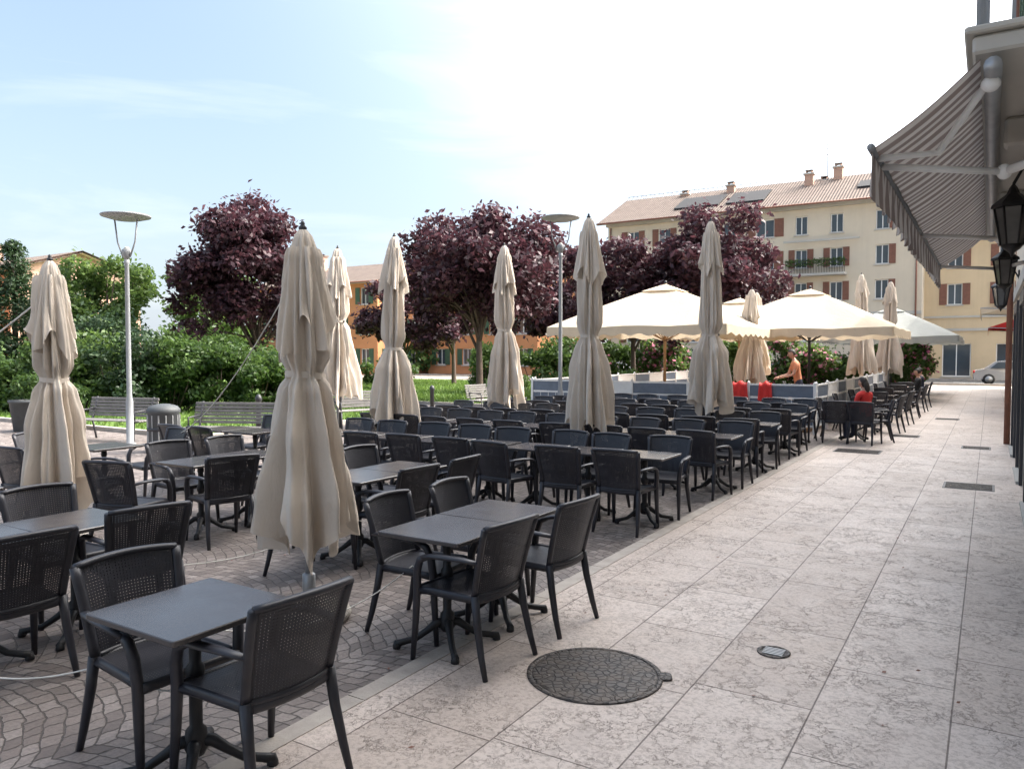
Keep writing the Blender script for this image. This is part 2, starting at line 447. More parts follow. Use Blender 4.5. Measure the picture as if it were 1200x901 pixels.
def clump_points(centers, radii, n):
    centers = np.array(centers, float); radii = np.array(radii, float)
    w = radii ** 2; w /= w.sum()
    idx = rng.choice(len(centers), n, p=w)
    d = rng.normal(size=(n, 3)); d /= np.linalg.norm(d, axis=1, keepdims=True)
    rr = rng.uniform(0.15, 1.0, n) ** 0.45 * (1 + 0.12 * rng.normal(size=n))
    sc = np.array([1, 1, 0.75])
    return centers[idx] + d * rr[:, None] * radii[idx][:, None] * sc, d

def tree(name, x, y, H, Rc, trunk_h, m, n=9000, leaf=0.13, seed=1, nclump=34, lean=0.0, flat=1.0):
    rs = random.Random(seed)
    e = empty(name, (x, y, 0))
    b = MB()
    cz = (H + trunk_h) / 2; hz = (H - trunk_h) / 2
    top = Vector((lean, 0, trunk_h + hz * 0.5))
    b.tube([(0, 0, -0.05), (0.02, 0.01, 0.15), (lean * 0.3, 0.03, trunk_h * 0.5), (lean * 0.6, 0, trunk_h), top, (lean, 0, H * 0.85)],
           [0.20, 0.15, 0.125, 0.11, 0.07, 0.02], M_BARK, 10)
    cs = []; rad = []
    for i in range(nclump):
        a = rs.uniform(0, 2 * math.pi); u = rs.uniform(-0.95, 1); k = rs.uniform(0.35, 0.92)
        q = math.sqrt(max(0, 1 - u * u))
        if u < 0: q = max(q, 0.7)
        c = Vector((lean + math.cos(a) * q * k * Rc, math.sin(a) * q * k * Rc, cz + u * hz * k * flat))
        cs.append(c); rad.append(rs.uniform(0.17, 0.30) * Rc)
        if i < 18:
            s0 = Vector((lean * 0.7, 0, trunk_h * rs.uniform(0.85, 1.5)))
            mid = s0.lerp(c, 0.5) + Vector((rs.uniform(-.2, .2), rs.uniform(-.2, .2), 0.25))
            b.tube([s0, mid, c], [0.06, 0.035, 0.01], M_BARK, 6)
    b.obj('trunk_and_limbs', parent=e)
    P, d = clump_points(cs, rad, n)
    k = n // 14
    P[:k] += d[:k] * rng.uniform(0.1, 0.45, (k, 1))
    me = leafmesh('crown', P, leaf, 0.55, 0.5, d); me.materials.append(m)
    link('crown', me, parent=e)
    return e

def shrub(name, x, y, w, dpt, h, m, n=4000, leaf=0.09, seed=1, bloom=False, nclump=16):
    rs = random.Random(seed)
    e = empty(name, (x, y, 0))
    b = MB(); cs = []; rad = []
    for i in range(nclump):
        c = Vector((rs.uniform(-w, w) * 0.8, rs.uniform(-dpt, dpt) * 0.8, rs.uniform(0.15, 0.82) * h))
        k = 1 - 0.35 * max(0, c.z / h - 0.4)
        c.x *= k; c.y *= k
        cs.append(c); rad.append(rs.uniform(0.22, 0.38) * min(h, 2 * w) * 0.75)
        b.tube([(c.x * 0.3, c.y * 0.3, -0.02), (c.x * 0.8, c.y * 0.8, c.z * 0.6), c], [0.03, 0.02, 0.006], M_BARK, 5)
    b.obj('stems', parent=e)
    P, d = clump_points(cs, rad, n); P[:, 2] = np.abs(P[:, 2])
    k = n // 8
    P[:k] += np.abs(d[:k]) * np.array([0.3, 0.3, 1]) * rng.uniform(0.05, 0.6, (k, 1))
    me = leafmesh('foliage', P, leaf, 0.5, 0.5, d); me.materials.append(m); link('foliage', me, parent=e)
    if bloom:
        P, d = clump_points(cs, [r * 1.05 for r in rad], n // 7); P[:, 2] = np.abs(P[:, 2])
        me = leafmesh('blossom', P, leaf * 0.8, 0.9, 0.5, d); me.materials.append(M_BLOOM); link('blossom', me, parent=e)
    return e

def grass():
    n = 42000
    x = rng.uniform(-40, -14.65, n); y = rng.uniform(10.65, 42, n)
    k = ~((y > 19.9) & (y < 22.6)); x = x[k]; y = y[k]; n = len(x)
    h = rng.uniform(0.05, 0.14, n); a = rng.uniform(0, 6.28, n); w = 0.03
    dx = np.cos(a) * w; dy = np.sin(a) * w; lx = rng.normal(size=n) * 0.04; ly = rng.normal(size=n) * 0.04
    z = np.full(n, 0.05)
    co = np.stack([np.stack([x - dx, y - dy, z], 1), np.stack([x + dx, y + dy, z], 1), np.stack([x + lx + dx * .3, y + ly, z + h], 1), np.stack([x + lx - dx * .3, y + ly, z + h], 1)], 1).reshape(-1, 3)
    me = quads('grass', co); me.materials.append(M_GRASS); link('grass', me)
grass()

tree('plum_tree', -23.9, 20.8, 8.0, 3.2, 1.9, M_PLUM, 23000, 0.12, 11, 60, lean=-1.6)
tree('plum_tree', -16.2, 23.7, 7.4, 3.3, 2.2, M_PLUM, 23000, 0.12, 12, 62)
tree('plum_tree', -14.4, 34, 7.9, 2.8, 2.2, M_PLUM, 11000, 0.14, 13, 38)
tree('plum_tree', -17.5, 33, 7.6, 2.6, 2.2, M_PLUM, 10000, 0.14, 19, 36)
tree('plum_tree', -10.4, 33.0, 8.4, 3.2, 2.2, M_PLUM, 20000, 0.13, 14, 58)
tree('plum_tree', -30.5, 36.5, 6.6, 3.0, 1.8, M_PLUM, 8000, 0.15, 15, 34)
tree('plum_tree', -27.5, 37.5, 6.2, 2.2, 1.8, M_PLUM, 6000, 0.15, 16, 26)
tree('birch_tree', -30.0, 17.6, 6.3, 2.1, 1.0, M_LEAFL, 12000, 0.10, 21, 44)
tree('birch_tree', -33.0, 24.6, 6.8, 2.4, 1.2, M_LEAFL, 9000, 0.12, 22, 40)
def conifer(x, y, H, r, seed, n=15000):
    rs = random.Random(seed); e = empty('cypress_tree', (x, y, 0)); b = MB()
    b.tube([(0, 0, 0), (0, 0, H * 0.5), (0, 0, H * 0.95)], [0.16, 0.1, 0.02], M_BARK, 8); b.obj('trunk', parent=e)
    cs = []; rad = []
    for i in range(70):
        t = rs.uniform(0.03, 1); a = rs.uniform(0, 6.28); q = r * (1 - t) ** 0.6 * rs.uniform(.4, .8)
        cs.append((math.cos(a) * q, math.sin(a) * q, t * H * 0.94)); rad.append(0.42 + 0.4 * (1 - t))
    P, d = clump_points(cs, rad, n); P[:, 2] = np.abs(P[:, 2])
    me = leafmesh('crown', P, 0.11, 0.35, 0.8, d); me.materials.append(M_LEAFD); link('crown', me, parent=e)
conifer(-38.8, 18.3, 7.4, 2.0, 5); conifer(-36.6, 19.2, 6.3, 1.7, 6); conifer(-41.5, 17.2, 6.0, 1.8, 8)

for i, (x, y, w, h, m) in enumerate([(-26.2, 12.6, 1.5, 2.2, M_LEAFG), (-24.2, 13.2, 1.4, 2.6, M_LEAFL), (-22.9, 14.0, 1.5, 2.7, M_LEAFD), (-21.7, 14.7, 1.5, 2.5, M_LEAFG), (-20.8, 15.6, 1.3, 2.3, M_LEAFG), (-19.9, 16.4, 1.2, 2.0, M_LEAFG),
        (-26.5, 15.6, 1.8, 3.4, M_LEAFD), (-24.5, 17.5, 1.7, 3.0, M_LEAFG), (-29.5, 12.8, 1.6, 2.0, M_LEAFL), (-22.0, 19.0, 1.4, 2.4, M_LEAFL)]):
    shrub('shrub', x, y, w, 1.0, h, m, 7000, 0.085, 30 + i)
for i, (x, y, w, h, m) in enumerate([(-15.2, 27.2, 1.1, 3.0, M_LEAFG), (-19.8, 29.5, 1.0, 2.4, M_LEAFL), (-26.5, 30.5, 1.4, 1.9, M_LEAFG)]):
    shrub('shrub', x, y, w, 0.9, h, m, 4000, 0.1, 50 + i)
for i in range(9):
    x = -17.5 + i * 1.75; y = 35.5 + i * 0.55
    shrub('oleander_bush', x, y, 1.25, 0.9, 2.5 + 0.5 * ((i * 7) % 3) / 2, M_LEAFG if i % 2 else M_LEAFL, 3500, 0.12, 70 + i, bloom=(i % 3 != 1))
def belt():
    cs = []; rad = []
    rs = random.Random(9)
    for i in range(230):
        t = rs.random()
        a = R(-95 + 110 * t)
        d = rs.uniform(72, 92)
        hx = d * math.sin(a); hy = d * math.cos(a)
        if -34 < hx < 10 and hy > 50: continue
        r = rs.uniform(1.3, 2.4)
        cs.append((hx, hy, rs.uniform(0.5, 5.0))); rad.append(r)
    P, d = clump_points(cs, rad, 42000); P[:, 2] = np.abs(P[:, 2])
    me = leafmesh('distant_trees', P, 0.3, 0.6, 0.5, d); me.materials.append(M_LEAFG); link('distant_trees', me)
belt()

# ------------------------------------------------------------------ buildings
def facade(b, x0, x1, z0, z1, ops, mwall, depth=0.22, trim=M_TRIM):
    """plane y=0 facing -y, b.M transforms. ops: (xc,zc,w,h,shut)"""
    xs = sorted({x0, x1, *[o[0] - o[2] / 2 for o in ops], *[o[0] + o[2] / 2 for o in ops]})
    zs = sorted({z0, z1, *[o[1] - o[3] / 2 for o in ops], *[o[1] + o[3] / 2 for o in ops]})
    for i in range(len(xs) - 1):
        for j in range(len(zs) - 1):
            cx = (xs[i] + xs[i + 1]) / 2; cz = (zs[j] + zs[j + 1]) / 2
            if any(abs(cx - o[0]) < o[2] / 2 and abs(cz - o[1]) < o[3] / 2 for o in ops): continue
            b.quad((xs[i], 0, zs[j]), (xs[i + 1], 0, zs[j]), (xs[i + 1], 0, zs[j + 1]), (xs[i], 0, zs[j + 1]), mwall)
    for (xc, zc, w, h, sh) in ops:
        a, c, l, t = xc - w / 2, xc + w / 2, zc - h / 2, zc + h / 2
        b.quad((a, 0, l), (a, depth, l), (a, depth, t), (a, 0, t), mwall)
        b.quad((c, depth, l), (c, 0, l), (c, 0, t), (c, depth, t), mwall)
        b.quad((a, 0, t), (a, depth, t), (c, depth, t), (c, 0, t), mwall)
        b.quad((a, depth, l), (a, 0, l), (c, 0, l), (c, depth, l), mwall)
        b.quad((a, depth, l), (c, depth, l), (c, depth, t), (a, depth, t), M_GLASS)
        f = 0.07
        for q in ((a, a + f, l, t), (c - f, c, l, t), (xc - f / 2, xc + f / 2, l, t)):
            b.box(q[0], q[1], depth - 0.05, depth - 0.002, q[2], q[3], M_WHITE)
        for q in ((l, l + f), (t - f, t)): b.box(a + f, xc - f / 2, depth - 0.05, depth - 0.002, q[0], q[1], M_WHITE); b.box(xc + f / 2, c - f, depth - 0.05, depth - 0.002, q[0], q[1], M_WHITE)
        b.box(a - 0.1, c + 0.1, -0.08, -0.002, l - 0.1, l, trim)
        if sh == 'half':
            sh = M_SHUT_BR
            sides = (1,)
        else: sides = (-1, 1)
        if sh:
            for sgn in sides:
                e0 = a - w / 2 - 0.02 if sgn < 0 else c + 0.02
                b.box(e0, e0 + w / 2, -0.055, -0.004, l, t, sh)
                for k in range(int(h / 0.12)):
                    b.box(e0 + 0.05, e0 + w / 2 - 0.05, -0.075, -0.056, l + 0.06 + k * 0.12, l + 0.12 + k * 0.12, sh)

def gable_roof(b, x0, x1, y0, y1, z, rise, ov=0.7, m=M_ROOF):
    yc = (y0 + y1) / 2; t = 0.18
    ya, yb = y0 - ov, y1 + ov; xa, xb = x0 - ov, x1 + ov
    sl = rise / (yc - y0); za = z - ov * sl
    b.add([(xa, ya, za), (xb, ya, za), (xb, yc, z + rise), (xa, yc, z + rise), (xa, yb, za), (xb, yb, za)],
          [(0, 1, 2, 3), (3, 2, 5, 4)], m)
    b.add([(xa, ya, za - t), (xb, ya, za - t), (xb, yc, z + rise - t), (xa, yc, z + rise - t), (xa, yb, za - t), (xb, yb, za - t)],
          [(3, 2, 1, 0), (4, 5, 2, 3)], M_TRIM)
    b.quad((xa, ya, za - t), (xb, ya, za - t), (xb, ya, za), (xa, ya, za), M_TRIM)
    b.quad((xb, yb, za - t), (xa, yb, za - t), (xa, yb, za), (xb, yb, za), M_TRIM)
    b.tube([(xa, ya - 0.07, za - 0.05), (xb, ya - 0.07, za - 0.05)], 0.08, M_SHUT_BR, 8)

Yf = 66.0
e = empty('apartment_building')
b = MB(); b.M = Matrix.Translation((0, Yf, 0))
ops = []
for zc in (12.3, 9.6, 6.9):
    ops.append((-16.2, zc, 1.5, 1.5, M_SHUT_BR if zc != 6.9 else None))
    for x in (-13.3, -10.6): ops.append((x, zc, 0.95, 1.5, None if zc > 11 else M_SHUT_BR))
    ops.append((-7.3, zc, 0.95, 1.5, 'half'))
    for x in (-28, -25, -22, -19.2): ops.append((x, zc, 1.1, 1.5, M_SHUT_BR))
for x in (-28, -25, -22, -19.2, -16, -13, -10, -7): ops.append((x, 3.7, 1.2, 1.6, M_SHUT_BR))
for x in (-27, -22.5, -18, -12, -7.5): ops.append((x, 1.25, 1.8, 2.2, None))
facade(b, -30.5, -4.5, 0, 14.3, ops, M_CREAM)
b.M = None
b.quad((-4.5, Yf, 0), (-4.5, Yf + 12, 0), (-4.5, Yf + 12, 14.3), (-4.5, Yf, 14.3), M_CREAM2)
b.quad((-30.5, Yf + 12, 0), (-30.5, Yf, 0), (-30.5, Yf, 14.3), (-30.5, Yf + 12, 14.3), M_CREAM2)
b.quad((-4.5, Yf + 12, 0), (-30.5, Yf + 12, 0), (-30.5, Yf + 12, 14.3), (-4.5, Yf + 12, 14.3), M_CREAM2)
for xx in (-4.5, -30.5): b.add([(xx, Yf, 14.3), (xx, Yf + 12, 14.3), (xx, Yf + 6, 17.2)], [(0, 1, 2)], M_CREAM2)
b.box(-30.5, -4.5, Yf - 0.12, Yf - 0.003, 4.9, 5.15, M_TRIM)
b.box(-30.6, -4.4, Yf - 0.3, Yf - 0.003, 13.6, 13.85, M_TRIM)
b.box(-14.6, -8.9, Yf - 0.5, Yf - 0.35, 10.9, 11.05, M_TRIM)
b.obj('walls', parent=e)
b = MB(); gable_roof(b, -30.5, -4.5, Yf, Yf + 12, 14.3, 2.9, 0.8); b.obj('roof', parent=e)
b = MB()
for x, y, h in ((-13.6, Yf + 4.5, 1.7), (-11.4, Yf + 5.4, 2.2), (-20.5, Yf + 5.0, 1.6), (-25, Yf + 5.5, 1.4), (-12.6, Yf + 5.8, 1.3)):
    z = 15.6; b.box(x - .35, x + .35, y - .3, y + .3, z - 0.6, z + h, M_PINKW); b.box(x - .45, x + .45, y - .4, y + .4, z + h, z + h + .12, M_TRIM); b.box(x - .3, x + .3, y - .25, y + .25, z + h + .3, z + h + .4, M_ROOF)
    for sx in (-.22, .22): b.box(x + sx - .05, x + sx + .05, y - .2, y + .2, z + h + .12, z + h + .3, M_PINKW)
b.obj('chimneys', parent=e)
b = MB()
sl = 2.9 / 6
for x0, x1, y0, y1 in ((-9.4, -7.6, 1.8, 3.4), (-24.5, -20.5, 1.0, 3.8), (-19.8, -16.6, 1.0, 3.8)):
    z0 = 14.3 + y0 * sl + .06; z1 = 14.3 + y1 * sl + .06
    b.add([(x0, Yf + y0, z0), (x1, Yf + y0, z0), (x1, Yf + y1, z1), (x0, Yf + y1, z1), (x0, Yf + y0, z0 + .12), (x1, Yf + y0, z0 + .12), (x1, Yf + y1, z1 + .12), (x0, Yf + y1, z1 + .12)],
          [(4, 5, 6, 7), (0, 1, 5, 4), (1, 2, 6, 5), (2, 3, 7, 6), (3, 0, 4, 7)], M_BLACKC)
b.obj('roof_panels', parent=e)
b = MB()
b.tube([(-12.4, Yf + 6, 16.5), (-12.4, Yf + 6, 20.3)], 0.03, M_DARK, 6)
for z in (19.2, 19.7, 20.1): b.tube([(-13.0, Yf + 6, z), (-11.8, Yf + 6, z)], 0.02, M_DARK, 5)
b.obj('tv_antenna', parent=e)
def balcony(x0, x1, z, par, yf, d=1.1):
    b = MB(); b.box(x0, x1, yf - d, yf - 0.003, z - .18, z, M_TRIM)
    n = int((x1 - x0) / 0.12)
    for i in range(n + 1): x = x0 + 0.03 + (x1 - x0 - .06) * i / n; b.box(x - .02, x + .02, yf - d + .03, yf - d + .055, z, z + 1, M_DARK)
    b.box(x0, x1, yf - d + .02, yf - d + .065, z + 1.0, z + 1.05, M_DARK)
    for x in (x0, x1 - .04): b.box(x, x + .04, yf - d + .066, yf - 0.003, z + .98, z + 1.05, M_DARK)
    b.obj('balcony', parent=par)
    P = np.stack([rng.uniform(x0, x1, 700), rng.uniform(yf - d - .25, yf - d + .1, 700), z + rng.uniform(.55, 1.15, 700)], 1)
    me = leafmesh('balcony_flowers', P, .09); me.materials.append(M_LEAFG); link('balcony_flowers', me, parent=par)
balcony(-14.3, -9.8, 8.3, e, Yf)
b = MB(); 
for x in (-4.9, -17.6, -30.2): b.tube([(x, Yf - .1, 0), (x, Yf - .1, 13.5)], 0.06, M_SHUT_BR, 8)
b.obj('downpipes', parent=e)

e = empty('ochre_building')
b = MB(); b.M = Matrix.Translation((0, Yf + 1.5, 0))
ops = []
for zc in (9.2, 6.4):
    for x in (-2.4, 0.9, 4, 7, 10): ops.append((x, zc, 1.0, 1.6, M_SHUT_BR if x < 3 else M_SHUT_GR))
for x in (-2.2, 1.3, 5, 9): ops.append((x, 1.4, 1.9, 2.5, None))
facade(b, -4.45, 12, 0, 11.2, ops, M_OCHRE)
b.box(-4.45, 12, -0.1, -0.003, 3.6, 3.8, M_TRIM); b.box(-4.45, 12, -0.1, -0.003, 4.6, 4.75, M_TRIM)
b.M = None
b.quad((12, Yf + 1.5, 0), (12, Yf + 12, 0), (12, Yf + 12, 11.2), (12, Yf + 1.5, 11.2), M_OCHRE)
b.obj('walls', parent=e)
b = MB(); gable_roof(b, -3.7, 12, Yf + 1.5, Yf + 12, 11.2, 2.2, .6); b.obj('roof', parent=e)

def simple_building(name, x0, x1, y0, y1, h, rise, mw, shut, rows, nx):
    e = empty(name); b = MB()
    ops = [(x0 + (i + .5) * (x1 - x0) / nx, z, 1.05, 1.5, shut) for i in range(nx) for z in rows]
    b.M = Matrix.Translation((0, y0, 0)); facade(b, x0, x1, 0, h, ops, mw)
    n2 = max(1, int((y1 - y0) / 3.2)); ops = [((i + .5) * (y1 - y0) / n2, z, 1.05, 1.5, shut) for i in range(n2) for z in rows]
    b.M = Matrix.Translation((x1, y0, 0)) @ Matrix.Rotation(R(90), 4, 'Z'); facade(b, 0, y1 - y0, 0, h, ops, mw)
    b.M = None
    b.quad((x0, y1, 0), (x0, y0, 0), (x0, y0, h), (x0, y1, h), mw); b.quad((x1, y1, 0), (x0, y1, 0), (x0, y1, h), (x1, y1, h), mw)
    for xx in (x0, x1): b.add([(xx, y0, h), (xx, y1, h), (xx, (y0 + y1) / 2, h + rise)], [(0, 1, 2)], mw)
    b.box(x0, x1, y0 - .12, y0 - .003, h - .35, h - .15, M_TRIM)
    b.obj('walls', parent=e)
    b = MB(); gable_roof(b, x0, x1, y0, y1, h, rise, .6); b.obj('roof', parent=e)
    b = MB(); xc = x0 + (x1 - x0) * .3; yc = (y0 + y1) / 2 - 1; b.box(xc - .4, xc + .4, yc - .3, yc + .3, h, h + rise + 1, M_PINKW); b.box(xc - .5, xc + .5, yc - .4, yc + .4, h + rise + 1, h + rise + 1.15, M_ROOF); b.obj('chimney', parent=e)
simple_building('orange_house', -62, -46.5, 52, 62, 8.6, 2.0, M_ORANGEW, M_SHUT_GR, (1.6, 4.4, 7.1), 5)
simple_building('orange_house', -45.5, -33.5, 58, 68, 8.6, 2.0, M_ORANGEW, M_SHUT_GR, (1.6, 4.4, 7.1), 4)
simple_building('orange_house', -75, -60, 28, 38, 8.2, 1.6, M_PINKW, M_SHUT_BR, (1.6, 4.4), 4)
simple_building('orange_house', -70, -56, 14, 24, 9.0, 2.0, M_ORANGEW, M_SHUT_BR, (1.6, 4.4, 6.9), 4)

# corner building
HB = 13.0
e = empty('corner_building')
b = MB()
XW = 0.42
b.M = Matrix.Translation((XW, 19.2, 0)) @ Matrix.Rotation(R(-90), 4, 'Z')
ops = [(2.0 + i * 3.4, 1.3, 1.5, 2.5, None) for i in range(8)] + [(2.0 + i * 3.4, z, 1.1, 1.7, M_SHUT_GR) for i in range(8) for z in (5.6, 8.6, 11.3)]
facade(b, 0, 31.2, 0, HB, ops, M_CREAM2, trim=M_TRIM)
b.box(0, 31.2, -0.05, -0.003, 2.9, 3.1, M_TRIM)
for i in range(8): 
    x = 2.0 + i * 3.4
    b.box(x - 0.95, x - 0.77, -0.045, -0.004, 0, 2.6, M_DARK); b.box(x + 0.77, x + 0.95, -0.045, -0.004, 0, 2.6, M_DARK); b.box(x - 0.95, x + 0.95, -0.045, -0.004, 2.605, 2.8, M_DARK)
b.M = None
b.quad((XW + 14, 19.2, 0), (XW, 19.2, 0), (XW, 19.2, HB), (XW + 14, 19.2, HB), M_CREAM2)
b.quad((XW, -12, 0), (XW + 14, -12, 0), (XW + 14, -12, HB), (XW, -12, HB), M_CREAM2)
b.quad((XW + 14, -12, 0), (XW + 14, 19.2, 0), (XW + 14, 19.2, HB), (XW + 14, -12, HB), M_CREAM2)
b.box(XW - 0.5, XW + 14.5, -12.5, 19.7, HB, HB + .3, M_ROOF)
b.tube([(XW - 0.1, 18.7, 0), (XW - 0.1, 18.7, HB - .1)], 0.06, M_SHUT_BR, 8)
b.obj('walls', parent=e)
b = MB()
b.slab(-0.12, XW - 0.003, 5.0, 13.0, 3.50, 3.60, 0.02, 0.015, M_TRIM)
b.slab(-0.16, XW - 0.003, 4.96, 13.04, 3.605, 3.645, 0.02, 0.01, M_TRIM)
for i in range(62):
    y = 5.03 + i * 0.13
    b.box(-0.105, -0.085, y, y + .02, 3.65, 4.7, M_GREYPAINT)
for i in range(4): b.box(-0.06 + i * .12, -0.04 + i * .12, 5.03, 5.05, 3.65, 4.7, M_GREYPAINT)
b.box(-0.12, -0.07, 5.0, 13.0, 4.7, 4.75, M_GREYPAINT); b.box(-0.068, XW - 0.003, 5.02, 5.06, 4.7, 4.75, M_GREYPAINT)
for y in (6.5, 9.4, 12.3): b.slab(0.05, XW - 0.003, y - .08, y + .08, 3.3, 3.497, 0.03, 0.02, M_TRIM)
b.obj('balcony', parent=e)
e = empty('shop_building')
b = MB(); b.M = Matrix.Translation((1.6, 50, 0)) @ Matrix.Rotation(R(-90), 4, 'Z')
H2 = 8.0
ops = [(2.0 + i * 3.6, 1.3, 1.8, 2.5, None) for i in range(8)] + [(2.0 + i * 3.6, 5.6, 1.1, 1.6, M_SHUT_BR) for i in range(8)]
facade(b, 0, 30.7, 0, H2, ops, M_CREAM)
b.M = None
b.quad((15, 50, 0), (1.6, 50, 0), (1.6, 50, H2), (15, 50, H2), M_CREAM); b.quad((15, 19.3, 0), (15, 50, 0), (15, 50, H2), (15, 19.3, H2), M_CREAM)
b.box(1.1, 15.5, 19.3, 50.5, H2, H2 + .25, M_ROOF)
b.obj('walls', parent=e)

# awning
e = empty('striped_awning')
b = MB()
def aw(u, v):
    x = -0.08 + (-0.62 + 0.08) * v; z = 3.47 - 0.42 * v - 0.03 * math.sin(math.pi * v) - 0.01 * math.sin(u * 60)
    return (x, 5.0 + 7.4 * u, z)
b.surf(aw, 80, 8, M_STRIPE)
def val(u, v):
    y = 5.0 + 7.4 * u; sc = abs(math.sin(y / 0.34 * math.pi))
    return (-0.62 - 0.02 * math.sin(y * 20) * v, y, 3.05 - v * (0.24 + 0.05 * sc))
b.surf(val, 200, 3, M_STRIPE)
b.obj('canopy', parent=e)
b = MB()
b.tube([(-0.62, 4.97, 3.06), (-0.62, 12.43, 3.06)], 0.022, M_GREYPAINT, 8)
b.tube([(-0.02, 4.97, 3.42), (-0.02, 12.43, 3.42)], 0.045, M_STEEL, 10)
for y in (5.5, 8.8, 12.0):
    b.tube([(XW - 0.02, y, 3.05), (0.05, y + 0.3, 3.0)], 0.028, M_WHITE, 8); b.tube([(0.05, y + .3, 3.0), (-0.6, y - 0.1, 3.03)], 0.022, M_WHITE, 8)
    b.ell((0.05, y + .3, 3.0), (.045, .045, .05), M_WHITE, 10, 8)
b.tube([(-0.03, 5.15, 3.4), (-0.3, 5.5, 3.1), (-0.6, 5.2, 3.04)], 0.022, M_WHITE, 8)
b.ell((-0.03, 5.12, 3.36), (.05, .045, .045), M_WHITE, 12, 8)
b.obj('arms', parent=e)
def shop_awning(name, x0, x1, y0, y1, z0, z1, m):
    b = MB()
    b.surf(lambda u, v: (x1 + (x0 - x1) * v, y0 + (y1 - y0) * u, z1 + (z0 - z1) * v), 12, 4, m)
    b.surf(lambda u, v: (x0, y0 + (y1 - y0) * u, z0 - .25 * v - .04 * abs(math.sin(u * 25)) * v), 60, 2, m)
    for y in (y0, y1):
        b.add([(x0, y, z0), (x1, y, z0 - .1), (x1, y, z1)], [(0, 1, 2)], m); b.tube([(x0, y, z0), (x1, y, z0 - .1)], .02, M_STEEL, 6)
    b.obj(name)
shop_awning('white_shop_awning', -0.3, 1.57, 28.5, 33, 3.3, 3.85, M_CANVAS2)
shop_awning('red_shop_awning', -0.1, 1.57, 36, 40, 2.9, 3.5, M_RED)

def lantern(x, y, z, s):
    b = MB()
    b.tube([(XW - x - 0.01, 0, .45), (XW - x - .1, 0, .62), (0.06, 0, .62), (0, 0, .5)], .014, M_IRON, 8)
    b.slab(XW - x - .03, XW - x - .003, -.06, .06, .3, .6, .02, .005, M_IRON)
    b.lathe([(0.01, .5), (.03, .47), (.05, .42), (.16, .33), (.165, .30), (.14, .30)], M_IRON, 6, smooth=False)
    b.lathe([(.13, .295), (.08, -.02)], M_GLASSD, 6, smooth=False, caps=False)
    for i in range(6):
        a = R(60 * i); b.tube([(.137 * math.cos(a), .137 * math.sin(a), .3), (.086 * math.cos(a), .086 * math.sin(a), -.02)], .009, M_IRON, 5)
    b.lathe([(.09, -.02), (.06, -.06), (.02, -.09), (.005, -.13)], M_IRON, 8)
    b.obj('wall_lantern', (x, y, z))
lantern(0.14, 8.0, 2.82, 1); lantern(0.14, 12.2, 2.8, 1); lantern(0.14, 16.5, 2.75, 1)

# crane behind building
b = MB()
def jib(p0, p1, w=1.0):
    p0 = Vector(p0); p1 = Vector(p1); n = 34
    for off in ((0, -w / 2, 0), (0, w / 2, 0), (0, 0, w)):
        o = Vector(off); b.tube([p0 + o, p1 + o], .045, M_STEEL, 5)
    for i in range(n):
        a = p0.lerp(p1, i / n); c = p0.lerp(p1, (i + .5) / n); d = p0.lerp(p1, (i + 1) / n)
        for sgn in (-.5, .5):
            b.tube([a + Vector((0, sgn * w, 0)), c + Vector((0, 0, w)), d + Vector((0, sgn * w, 0))], .025, M_STEEL, 4)
jib((-48.5, 112, 25.6), (-25, 112, 25.6), .6)
for sx in (-.6, .6):
    for sy in (-.6, .6): b.tube([(-30 + sx, 112 + sy, 0), (-30 + sx, 112 + sy, 25.5)], .07, M_STEEL, 5)
for i in range(15):
    z = i * 1.6
    b.tube([(-30.6, 111.4, z), (-29.4, 111.4, z + 1.6)], .04, M_STEEL, 4); b.tube([(-29.4, 112.6, z), (-30.6, 112.6, z + 1.6)], .04, M_STEEL, 4)
    b.tube([(-30.6, 111.4, z), (-30.6, 112.6, z + 1.6)], .04, M_STEEL, 4); b.tube([(-29.4, 112.6, z), (-29.4, 111.4, z + 1.6)], .04, M_STEEL, 4)
b.obj('tower_crane')

